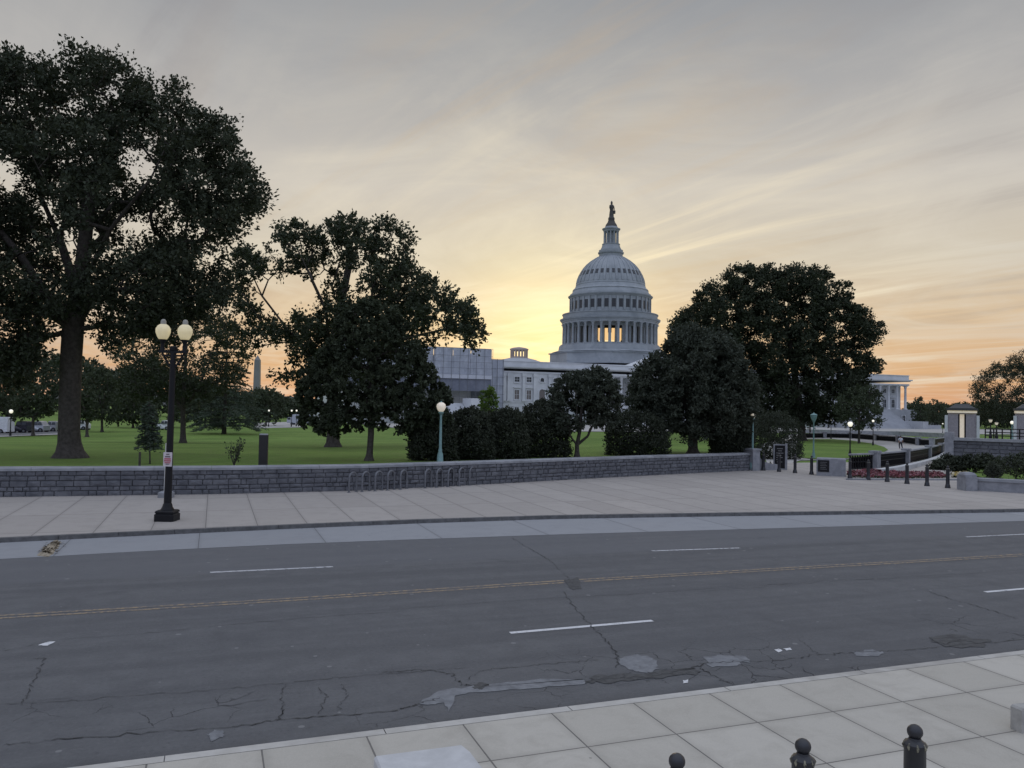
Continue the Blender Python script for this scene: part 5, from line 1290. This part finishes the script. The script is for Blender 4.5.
# retaining wall and its pier, right
def ret_wall():
    Y = 62.0
    a = dp(952, 450, Y); b = dp(1100, 452, Y - 5)
    root = empty('retaining_wall', (a[0], a[1], -.6), 0, 'tall dark stone retaining wall with a black railing on top at the right', 'wall'); inv = Matrix.Translation(root.location).inverted()
    zt = dp(960, 440.5, Y)[2]
    rng = random.Random(4); mb = MB(); d = b - a; L = np.linalg.norm(d[:2]); u = d / L; u[2] = 0; nr = np.array([-u[1], u[0], 0])
    def q(s, t, z): p = a + u * s + nr * t; return (p[0], p[1], z)
    mb.add([q(0, 0, -2), q(L, 0, -2), q(L, .6, -2), q(0, .6, -2), q(0, 0, zt), q(L, 0, zt), q(L, .6, zt), q(0, .6, zt)], [(0, 1, 5, 4), (1, 2, 6, 5), (2, 3, 7, 6), (3, 0, 4, 7), (4, 5, 6, 7)], 1)
    z = -1.6
    while z < zt - .1:
        h = min(.30, zt - z); s = -rng.random() * .0
        while s < L - .1:
            l = min(rng.uniform(.45, 1.1), L - s); pr = .03 + rng.random() * .05
            mb.add([q(s + .015, .02, z + .015), q(s + l - .015, .02, z + .015), q(s + l - .015, .02, z + h - .015), q(s + .015, .02, z + h - .015), q(s + .04, -pr, z + .04), q(s + l - .04, -pr, z + .04), q(s + l - .04, -pr, z + h - .04), q(s + .04, -pr, z + h - .04)],
                   [(4, 5, 6, 7), (0, 1, 5, 4), (1, 2, 6, 5), (2, 3, 7, 6), (3, 0, 4, 7)], 0); s += l
        z += h
    o = mb.build('masonry', [MAT_STONEWALL, MAT_MORTAR], root); o.matrix_parent_inverse = inv
    mb = MB(); mb.add([q(0, -.2, zt + .005), q(L, -.2, zt + .005), q(L, .7, zt + .005), q(0, .7, zt + .005), q(0, -.2, zt + .22), q(L, -.2, zt + .22), q(L, .7, zt + .22), q(0, .7, zt + .22)], [(0, 1, 5, 4), (1, 2, 6, 5), (2, 3, 7, 6), (3, 0, 4, 7), (4, 5, 6, 7), (3, 2, 1, 0)])
    o = mb.build('coping', MAT_CAP, root); o.matrix_parent_inverse = inv
    mb = MB()
    s = 2.2
    while s < L: mb.tube([q(s, .3, zt + .2), q(s, .3, zt + .95)], .05, 5); s += .55
    for z in (.45, .7, .97): mb.tube([q(2.2, .3, zt + z), q(L, .3, zt + z)], .04, 5)
    o = mb.build('railing', MAT_BLACK, root); o.matrix_parent_inverse = inv
    mb = MB()
    for s0 in (-.5,): 
        top = zt + .62; wd = .62
        mb.add([q(s0, -.25, -2), q(s0 + wd, -.25, -2), q(s0 + wd, .9, -2), q(s0, .9, -2), q(s0, -.25, top), q(s0 + wd, -.25, top), q(s0 + wd, .9, top), q(s0, .9, top)], [(0, 1, 5, 4), (1, 2, 6, 5), (2, 3, 7, 6), (3, 0, 4, 7), (4, 5, 6, 7)])
    o = mb.build('pier', MAT_GRANITE2, root); o.matrix_parent_inverse = inv
    mb = MB()
    t0 = 7.5; mb.add([q(t0, 3, zt - .3), q(L, 3, zt - .3), q(L, 3.3, zt - .3), q(t0, 3.3, zt - .3), q(t0, 3, zt + .9), q(L, 3, zt + .9), q(L, 3.3, zt + .9), q(t0, 3.3, zt + .9)], [(0, 1, 5, 4), (1, 2, 6, 5), (2, 3, 7, 6), (3, 0, 4, 7), (4, 5, 6, 7)])
    o = mb.build('parapet', MAT_CAP, root); o.matrix_parent_inverse = inv
ret_wall()

# lit booths
def booth(label, px0, px1, ytop, ybot, Y, lit):
    m = Y / FPX; c = dp((px0 + px1) / 2, ybot, Y); w = (px1 - px0) * m; h = (ybot - ytop) * m
    root = empty('stone_booth', c, -.5, label, 'booth')
    W = w * .5
    mb = MB(); mb.box(-W * .8, -W * .22, 0, w * .9, -1.5, h * .70); mb.box(W * .22, W * .8, 0, w * .9, -1.5, h * .70); mb.box(-W * .22, W * .22, w * .2, w * .9, -1.5, h * .70); mb.box(-W * .22, W * .22, .0, w * .2, h * .655, h * .70); mb.build('wall', flat('mauve_stone', (.30, .27, .30), .8), root)
    for a_, b_ in ((-W * .98, -W * .81), (W * .81, W * .98)):
        mb = MB(); mb.box(a_, b_, -.12, .5, -1.5, h * .62); mb.build('pilaster', MAT_CAPW, root)
    mb = MB(); mb.box(-W * .84, W * .84, -.16, w * .93, h * .702, h * .78); mb.build('lit_fascia', emit('fascia_light', (1.0, .78, .48), .26), root)
    mb = MB(); mb.box(-W * .9, W * .9, -.3, w * .98, h * .782, h * .86); mb.lathe([(h * .862, W * 1.1), (h * .93, W * .8), (h * 1.0, W * .55), (h * 1.0, .02)], 4, (0, w * .45), rot=math.pi / 4); mb.build('roof', flat('dark_roof', .05, .6), root)
    mb = MB(); mb.box(-W * .13, W * .13, w * .16, w * .19, -.5, h * .655); mb.build('lit_doorway', emit('door_light', (1.0, .82, .60), .38), root)
    mb = MB(); mb.box(-W * .215, -W * .135, w * .1, w * .17, -.5, h * .655); mb.box(W * .135, W * .215, w * .1, w * .17, -.5, h * .655); mb.build('door_frame', MAT_BLACK, root)
booth('small square stone booth with a dark roof and lit doorway behind the retaining wall', 946.5, 977.5, 404, 434, 82, True)
booth('second stone booth with pale pilasters cut off by the right edge', 1016, 1046, 404, 436, 78, True)

# lamp posts -------------------------------------------------------
def globe_lamp(name, label, px, ybase, ytop, mat_post, mat_globe, group, gr=.26, style='globe', thick=.06, hide=None):
    p = on(px, ybase) if hide is None else dp(px, ybase, hide); top = dp(px, ytop, p[1])[2]; h = top - p[2]
    root = empty(name, p, 0, label, 'lamp post', group); mb = MB()
    mb.lathe([(-.3, thick * 3), (.05, thick * 3), (.12, thick * 2.4), (.5, thick * 2.1), (.62, thick * 1.3), (.7, thick * 1.5), (.78, thick * 1.1), (h - gr * 2.9, thick * .8), (h - gr * 2.7, thick * 1.5), (h - gr * 2.4, thick * 2.2), (h - gr * 2.2, thick * 1.5)], 12)
    shade(mb.build('post', mat_post, root), 40)
    g = MB()
    if style == 'globe': g.lathe([(h - gr * 2.25, gr * .45), (h - gr * 1.9, gr * .75), (h - gr * 1.25, gr), (h - gr * .7, gr * .9), (h - gr * .35, gr * .5), (h - gr * .25, .02)], 16)
    else: g.lathe([(h - gr * 2.3, gr * .5), (h - gr * 1.5, gr * .85), (h - gr * .7, gr), (h - gr * .6, .02)], 12)
    shade(g.build('globe', mat_globe, root), 60)
    c = MB()
    if style == 'globe': c.lathe([(h - gr * .3, gr * .22), (h - gr * .1, gr * .2), (h, .02)], 10)
    else: c.lathe([(h - gr * .6, gr * 1.1), (h - gr * .3, gr * .7), (h - gr * .1, gr * .2), (h + .05, .02)], 12)
    shade(c.build('cap', mat_post, root), 60)
    return root
LP = 'lamp posts in the grounds'
globe_lamp('lamp_post', 'verdigris lamp post with a cream acorn globe in front of the dark bushes', 440, 464.5, 401, MAT_TEAL, MAT_AMBER, LP, .23, thick=.065, hide=39.0)
globe_lamp('lamp_post', 'pale green lamp post with a small lit globe above the stone wall end', 752.5, 464, 413, MAT_TEAL, MAT_AMBER, LP, .15, thick=.06)
globe_lamp('lamp_post', 'pale green lamp post with an unlit lantern head by the granite pedestal', 813.5, 459, 413, MAT_TEAL, MAT_TEAL, LP, .30, 'lantern', .065)
globe_lamp('lamp_post', 'black lamp post with a bright globe standing in the path lawn', 850, 457.5, 421, MAT_BLACK, MAT_LIT, LP, .24)
globe_lamp('lamp_post', 'black lamp post with a faint globe right of the small street tree', 873, 446, 419.5, MAT_BLACK, MAT_LIT, LP, .17)
globe_lamp('lamp_post', 'small distant lamp post with a lit globe beyond the path lawn', 831, 439, 419, MAT_BLACK, MAT_LIT, LP, .2)
globe_lamp('lamp_post', 'tiny lamp post with a white globe in front of the parked van', 10.2, 436.5, 409, MAT_BLACK, MAT_LIT, LP, .24)
globe_lamp('lamp_post', 'thin pale lamp post on the far side of the lawn behind the sapling', 135.5, 424, 409.5, MAT_PALEMETAL, MAT_PALEMETAL, LP, .16, thick=.04)
globe_lamp('lamp_post', 'tiny lit lamp post beside the conifer below the obelisk', 268.5, 427, 409.5, MAT_BLACK, MAT_LIT, LP, .2)
globe_lamp('lamp_post', 'left one of two small lit lamp posts in front of the white truck', 291.3, 427, 409.5, MAT_BLACK, MAT_LIT, LP, .2)
globe_lamp('lamp_post', 'right one of two small lit lamp posts in front of the white truck', 296.2, 426.5, 409.5, MAT_BLACK, MAT_LIT, LP, .2)
globe_lamp('lamp_post', 'tiny lit lamp post immediately left of the square booth', 942.7, 434, 423, MAT_BLACK, MAT_LIT, LP, .16)
globe_lamp('lamp_post', 'black lamp post with a dim flat head, first right of the square booth', 990.5, 436, 418.5, MAT_BLACK, MAT_AMBER, LP, .2, 'lantern', hide=95)
globe_lamp('lamp_post', 'black lamp post with a dim flat head close left of the amber globe', 996.5, 437, 421.5, MAT_BLACK, MAT_AMBER, LP, .18, 'lantern', hide=92)
globe_lamp('lamp_post', 'lamp post with a glowing amber globe before the right hand booth', 1012, 438, 420.5, MAT_TEAL, MAT_LIT, LP, .18, hide=88)

# twin globe lamp on the pavement
def twin_lamp():
    p = gp(167, 520.5, .12); root = empty('street_lamp', p, 0, 'tall black street lamp with twin acorn globes and a small notice on its post', 'street lamp')
    m = p[1] / FPX
    top = dp(176, 322, p[1])[2] - p[2]; y = lambda v: (521 - v) * m
    mb = MB(); mb.bbox(-9.6 * m, 9.6 * m, -9.6 * m, 9.6 * m, 0, y(513.0) , .05); mb.bbox(-9.0 * m, 9.0 * m, -9.0 * m, 9.0 * m, y(513.0) + .002, y(510.5), .03); mb.lathe([(y(510.5) + .002, 6.4 * m), (y(509), 6.0 * m), (y(507.5), 4.9 * m), (y(505), 4.4 * m), (y(503), 3.4 * m)], 12); shade(mb.build('base', MAT_BLACK, root), 30)
    mb = MB(); n = 16; vs = []
    mb.lathe([(y(503), 3.7 * m), (y(480), 3.5 * m), (y(440), 3.2 * m), (y(400), 3.0 * m), (y(352), 2.7 * m), (y(351), 3.5 * m), (y(348), 3.6 * m), (y(347), 2.6 * m)], 16); shade(mb.build('shaft', MAT_BLACK, root), 30)
    gx = 11.0 * m
    mb = MB(); mb.box(-gx - 3.2 * m, gx + 3.2 * m, -.07, .07, y(354), y(351.6)); mb.box(-gx * .8, gx * .8, -.05, .05, y(357.5), y(355.6))
    for s in (-1, 1): mb.tube([(s * 2.5 * m, 0, y(368)), (s * gx * .6, 0, y(362)), (s * gx, 0, y(354))], [.035, .035, .035], 6)
    mb.build('crossbar', MAT_BLACK, root)
    for s in (-1, 1):
        mb = MB(); mb.lathe([(y(352), 2.2 * m), (y(349), 2.0 * m), (y(345), 1.7 * m), (y(342.8), 2.6 * m), (y(341.4), 4.0 * m), (y(340.6), 4.2 * m)], 14, (s * gx, 0)); shade(mb.build('arm', MAT_BLACK, root), 30)
        mb = MB(); mb.lathe([(y(340.5), 3.8 * m), (y(338), 5.5 * m), (y(333.5), 7.1 * m), (y(330), 7.1 * m), (y(327), 5.4 * m), (y(325.4), 3.2 * m), (y(325.2), .02)], 24, (s * gx, 0)); g = shade(mb.build('globe', MAT_GLOBE, root), 60)
        mb = MB(); mb.lathe([(y(325.6), 3.0 * m), (y(324.6), 2.7 * m), (y(322.2), 2.6 * m), (y(320.8), 1.9 * m), (y(320.2), .02)], 14, (s * gx, 0)); shade(mb.build('finial', MAT_GLOBE_CAP, g), 60)
    mb = MB(); mb.box(-4.3 * m, 4.3 * m, -.13, -.115, y(467), y(453)); sg = mb.build('notice', flat('notice_white', (.62, .56, .57), .5), root)
    mb = MB()
    for a, b, z0, z1, mm in [(-2.6, 2.6, 463.2, 462.0, 0), (-1.6, 1.6, 465.5, 464.6, 0), (-3.2, 3.2, 461.2, 459.8, 1), (-3.4, 3.4, 459.2, 457.9, 1), (-2.8, 2.8, 457.2, 456.2, 1), (-1.8, 1.8, 455.6, 454.9, 0)]:
        mb.box(a * m, b * m, -.137, -.131, y(521 - (z0 - 0)) * 0 + (521 - (920 - z0)) * m, (521 - (920 - z1)) * m, mm)
    mb.build('printed_lines', [flat('notice_dark', (.12, .08, .09), .6), flat('notice_red', (.45, .10, .13), .6)], sg)
    root.rotation_euler = (0, math.radians(0.45), 0)
twin_lamp()
# slim white pole behind it
p = gp(166, 497.5, .12); root = empty('marker_pole', p, 0, 'slim white pole in a grey footing between the twin lamp and the stone wall', 'pole'); m = p[1] / FPX
mb = MB(); mb.bbox(-6.8 * m, 6.8 * m, -.2, .2, 0, 6 * m, .05); mb.build('footing', MAT_CAP, root)
mb = MB(); mb.tube([(-1.6 * m, 0, 5.9 * m), (-1.2 * m, 0, 54 * m)], .035, 8); mb.build('post', MAT_PALEMETAL, root)

# dark square post on the lawn
p = tp(263, 467); root = empty('square_post', p, .2, 'dark square post with a pale top standing alone on the lawn', 'post'); m = p[1] / FPX
mb = MB(); mb.bbox(-4.2 * m, 4.2 * m, -4.2 * m, 4.2 * m, -.2, 32 * m, .02); mb.build('shaft', flat('dark_brown_paint', (.016, .014, .015), .6), root)
mb = MB(); mb.bbox(-4.0 * m, 4.0 * m, -4.0 * m, 4.0 * m, 32 * m + .002, 33.2 * m, .02); mb.build('top_plate', MAT_CAP, root)
# sapling stake
p = tp(139.5, 467); mb = MB(); mb.box(p[0] - .035, p[0] + .035, p[1] - .035, p[1] + .035, p[2] - .2, p[2] + 15 * p[1] / FPX); tag(mb.build('stake', MAT_BARK), 'thin dark wooden stake left of the evergreen sapling', 'stake')

# bicycle racks
RACK = None
def rack(px0, px1, yt, yb, label):
    global RACK
    a = gp(px0, yb + .6, .12); b = gp(px1, yb - .4, .12); m = a[1] / FPX; h = (yb - yt) * m; w = np.linalg.norm(b - a); ang = math.atan2(b[1] - a[1], b[0] - a[0])
    if RACK is None:
        RACK = empty('bike_rack', a, ang); mb = MB(); r = w / 2
        pts = [(0, 0, .0), (0, 0, h - r)] + [(r - r * math.cos(t), 0, h - r + r * math.sin(t)) for t in np.linspace(0.3, math.pi - .3, 8)] + [(w, 0, h - r), (w, 0, .0)]
        shade(mb.build('hoop', MAT_STEEL, RACK) if False else (mb.tube(pts, .045, 8) or mb.build('hoop', MAT_STEEL, RACK)), 60)
        for x in (0, w):
            f = MB(); f.lathe([(0, .09), (.015, .09), (.02, .05)], 12, (x, 0)); f.build('foot_plate', MAT_STEEL, RACK)
        o = RACK
    else: o = copy_tree(RACK)
    o.location = [float(q) for q in a]; o.rotation_euler = (0, 0, ang); tag(o, label, 'bike rack', 'hoop bicycle racks before the stone wall')
names = ['first', 'second', 'third', 'fourth', 'fifth']
for k, (a, b, t, yb) in enumerate([(349, 356.5, 472.3, 492), (362, 369.5, 472.0, 491.3), (375, 382.5, 471.6, 490.6), (387.5, 394.5, 471.2, 489.8), (400.3, 407, 470.6, 489)]): rack(a, b, t, yb, names[k] + ' hoop rack from the left in the left hand group of five')
for k, (a, b, t, yb) in enumerate([(425, 431.8, 469.3, 487.6), (436.5, 442.8, 469.0, 487), (448, 454, 468.5, 486.3), (459, 465, 467.8, 485.6), (469.5, 475.5, 467.2, 484.8)]): rack(a, b, t, yb, names[k] + ' hoop rack from the left in the right hand group of five')

# stone blocks on the near pavement
def stone_block(label, pts_top, h, mat):
    root_p = np.mean(pts_top, axis=0); mb = MB(); n = len(pts_top); c = np.array(root_p)
    top = [np.array(p) for p in pts_top]; ch = .025
    ins = [p + (c - p) / np.linalg.norm(c - p) * ch for p in top]; low = [p - [0, 0, ch] for p in top]; bot = [np.array([p[0], p[1], .1]) for p in top]
    vs = ins + low + bot
    fs = [tuple(range(n))] + [(i + n, (i + 1) % n + n, (i + 1) % n, i) for i in range(n)] + [(i + 2 * n, (i + 1) % n + 2 * n, (i + 1) % n + n, i + n) for i in range(n)]
    mb.add(vs, fs); return tag(mb.build('stone_block', mat), label, 'block')
zt = .72
A1, B1 = gp(374, 755.5, zt), gp(462, 744, zt); uu = B1 - A1; L = np.linalg.norm(uu); uu /= L; vv = np.array([uu[1], -uu[0], 0])
c1 = gp(468, 746.5, zt)
stone_block('broad pale granite block with a flat top at the bottom edge of the view', [A1, A1 + vv * 1.2, B1 + vv * 1.2 + uu * .05, c1 + vv * .1, B1], zt, MAT_GRANITE)
zt = .42; A1, B1 = gp(1010.5, 704, zt), gp(1040, 701, zt); uu = (B1 - A1) / np.linalg.norm(B1 - A1); vv = np.array([uu[1], -uu[0], 0])
stone_block('small pale granite block at the right edge of the near pavement', [A1, A1 + vv * .16, A1 + vv * .16 + uu * 1.0, A1 + uu * 1.0], zt, mottled('weathered_granite', (.30, .29, .27), (.42, .41, .38), 6, .85))

# ------------------------------------------------------------------ vehicles far away
def vehicle(name, label, px0, px1, ybase, hgt, paint, kind, cat, group, rz=None):
    p = on((px0 + px1) / 2, ybase); m = p[1] / FPX; L = (px1 - px0) * m; 
    root = empty(name, p, 0.02 if rz is None else rz, label, cat, group); W = 1.8 if kind != 'truck' else 2.4; h = hgt
    h0 = .28
    if kind == 'car': body = [(-.5, h0), (-.5, .52 * h), (-.47, .60 * h), (-.20, .64 * h), (-.08, .97 * h), (.02, h), (.22, h), (.30, .96 * h), (.43, .66 * h), (.5, .60 * h), (.5, h0)]
    elif kind == 'van': body = [(-.5, h0), (-.5, .45 * h), (-.42, .55 * h), (-.33, .95 * h), (-.28, h), (.49, h), (.5, .96 * h), (.5, h0)]
    elif kind == 'suv': body = [(-.5, h0), (-.5, .55 * h), (-.24, .62 * h), (-.15, .96 * h), (-.1, h), (.44, h), (.48, .93 * h), (.5, .6 * h), (.5, h0)]
    else: body = [(-.5, h0 + .2), (-.5, .50 * h), (-.46, .72 * h), (-.30, .74 * h), (-.29, h), (.5, h), (.5, h0 + .2)]
    n = len(body); mb = MB(); w2 = W / 2
    def yy(z): return w2 * (1 if z < .62 * h or kind == 'truck' else .84)
    vs = [(x * L, -yy(z), z) for x, z in body] + [(x * L, yy(z), z) for x, z in body]
    mb.add(vs, [tuple(range(n)), tuple(range(2 * n - 1, n - 1, -1))] + [(i, n + i, n + (i + 1) % n, (i + 1) % n) for i in range(n)])
    mb.build('body', paint, root)
    wn = MB()
    if kind in ('car', 'suv', 'van'):
        xa, xb = {'car': (-.13, .34), 'suv': (-.17, .44), 'van': (-.36, -.2)}[kind]; z0, z1 = .66 * h, .92 * h
        segs = [(xa, (xa + xb) / 2 - .01), ((xa + xb) / 2 + .01, xb)] if kind != 'van' else [(xa, xb)]
        for a, b in segs:
            for s in (-1, 1): wn.add([(a * L, s * (w2 * .97 + .01), z0), (b * L, s * (w2 * .97 + .01), z0), ((b - .02) * L, s * (w2 * .845 + .012), z1), ((a + .03) * L, s * (w2 * .845 + .012), z1)], [(0, 1, 2, 3)])
    else: wn.box(-.47 * L, -.36 * L, -w2 - .01, w2 + .01, .5 * h, .68 * h)
    wn.build('window', MAT_PANE, root)
    for x in (-.31, .31):
        for s in (-1, 1):
            t = MB(); r = .33; t.tube([(x * L, s * w2 - s * .22, r), (x * L, s * w2 + s * .015, r)], r, 14); wh = t.build('wheel', MAT_BLACK, root)
            t = MB(); t.tube([(x * L, s * w2 + s * .016, r), (x * L, s * w2 + s * .03, r)], r * .55, 10); t.build('rim', MAT_STEEL, wh)
    for s in (-.6, .6):
        t = MB(); t.box(-.5 * L - .02, -.5 * L + .01, s - .16, s + .16, .42 * h, .52 * h); t.build('headlight', MAT_PALEMETAL, root)
    return root
VW = flat('white_car_paint', (.62, .63, .66), .3); VD = flat('dark_car_paint', (.03, .03, .045), .25); VSIL = flat('silver_car_paint', (.38, .39, .42), .3, .4); VB = flat('blue_grey_paint', (.10, .11, .16), .3)
VG = 'vehicles parked beyond the lawn'
vehicle('parked_van', 'white van parked at the far left edge beyond the lawn', -22, 10.5, 433.4, 2.3, VW, 'van', 'van', VG)
vehicle('parked_car', 'dark car parked right of the white van', 14, 30, 433, 1.7, VD, 'suv', 'car', VG)
vehicle('parked_car', 'pale silver car parked behind the thin kerb tree', 31, 46.5, 432.2, 1.65, VSIL, 'car', 'car', VG)
vehicle('parked_car', 'grey car parked just left of the oak trunk', 46.5, 58.5, 431.6, 1.6, VSIL, 'suv', 'car', VG)
vehicle('parked_car', 'white car showing just right of the oak trunk', 77, 88, 430, 1.6, VW, 'car', 'car', VG)
vehicle('parked_car', 'pale car parked behind the twin lamp post', 158, 171, 430, 1.7, VW, 'car', 'car', VG)
vehicle('parked_truck', 'white box truck parked behind the two small lamps left of the plane tree trunk', 288, 314, 425, 2.6, flat('truck_paint', (.42, .44, .50), .5), 'truck', 'truck', VG)

# ------------------------------------------------------------------ person walking on the plaza path
def skin(name, verts, edges, radii, mat, parent, lvl=1, rootv=0):
    me = bpy.data.meshes.new(name); me.from_pydata(verts, edges, []); o = bpy.data.objects.new(name, me); COL.objects.link(o)
    md = o.modifiers.new('skin', 'SKIN'); 
    sv = me.skin_vertices[0].data if me.skin_vertices else None
    if sv is None:
        bm = bmesh.new(); bm.from_mesh(me); bm.verts.layers.skin.verify(); bm.to_mesh(me); bm.free(); sv = me.skin_vertices[0].data
    for i, r in enumerate(radii): sv[i].radius = (r, r) if not isinstance(r, tuple) else r
    sv[rootv].use_root = True
    ss_ = o.modifiers.new('sub', 'SUBSURF'); ss_.levels = lvl; ss_.render_levels = lvl
    dg = bpy.context.evaluated_depsgraph_get(); ev = o.evaluated_get(dg); nm = bpy.data.meshes.new_from_object(ev); o.modifiers.clear(); o.data = nm
    nm.materials.clear(); nm.materials.append(mat); nm.polygons.foreach_set('use_smooth', [True] * len(nm.polygons)); o.parent = parent; return o
p = on(900.5, 449.3); PR = empty('person', p, 0.15, 'person in a pale shirt and dark trousers walking away on the plaza path', 'person')
V = [(0, 0, .95), (0, 0, 1.12), (0, .0, 1.30), (0, 0, 1.44), (0, 0, 1.54), (0, -.01, 1.62), (0, 0, 1.74),
     (-.19, 0, 1.42), (-.25, .06, 1.15), (-.24, -.05, .92), (-.24, -.08, .83), (.19, 0, 1.42), (.25, -.08, 1.16), (.25, -.1, .93), (.25, -.13, .84),
     (-.1, .02, .88), (-.11, .12, .50), (-.11, -.02, .10), (-.11, .14, .04), (.1, .02, .88), (.11, -.10, .50), (.11, -.24, .12), (.11, -.12, .05)]
E = [(0, 1), (1, 2), (2, 3), (3, 4), (4, 5), (5, 6), (3, 7), (7, 8), (8, 9), (9, 10), (3, 11), (11, 12), (12, 13), (13, 14), (0, 15), (15, 16), (16, 17), (17, 18), (0, 19), (19, 20), (20, 21), (21, 22)]
RR = [(.15, .11), (.14, .10), (.17, .11), (.13, .09), .05, .085, .07, .06, .045, .035, .035, .06, .045, .035, .035, .085, .06, .04, .04, .085, .06, .04, .04]
SKIN = flat('skin', (.36, .22, .16), .6)
skin('body', V, E, RR, SKIN, PR)
skin('shirt', [V[i] for i in (0, 1, 2, 3, 7, 8, 11, 12)], [(0, 1), (1, 2), (2, 3), (3, 4), (4, 5), (3, 6), (6, 7)], [(.175, .135), (.17, .13), (.195, .135), (.14, .10), .085, .075, .085, .075], flat('pale_shirt', (.50, .52, .58), .9), PR)
skin('trousers', [V[i] for i in (0, 15, 16, 17, 19, 20, 21)], [(0, 1), (1, 2), (2, 3), (0, 4), (4, 5), (5, 6)], [(.17, .13), .11, .085, .065, .11, .085, .065], flat('dark_trousers', (.03, .03, .04), .9), PR)
mb = MB(); mb.sphere((0, -.02, 1.70), .105, 12, 8, 1.0); mb.build('hair', flat('dark_hair', .03), PR, True)
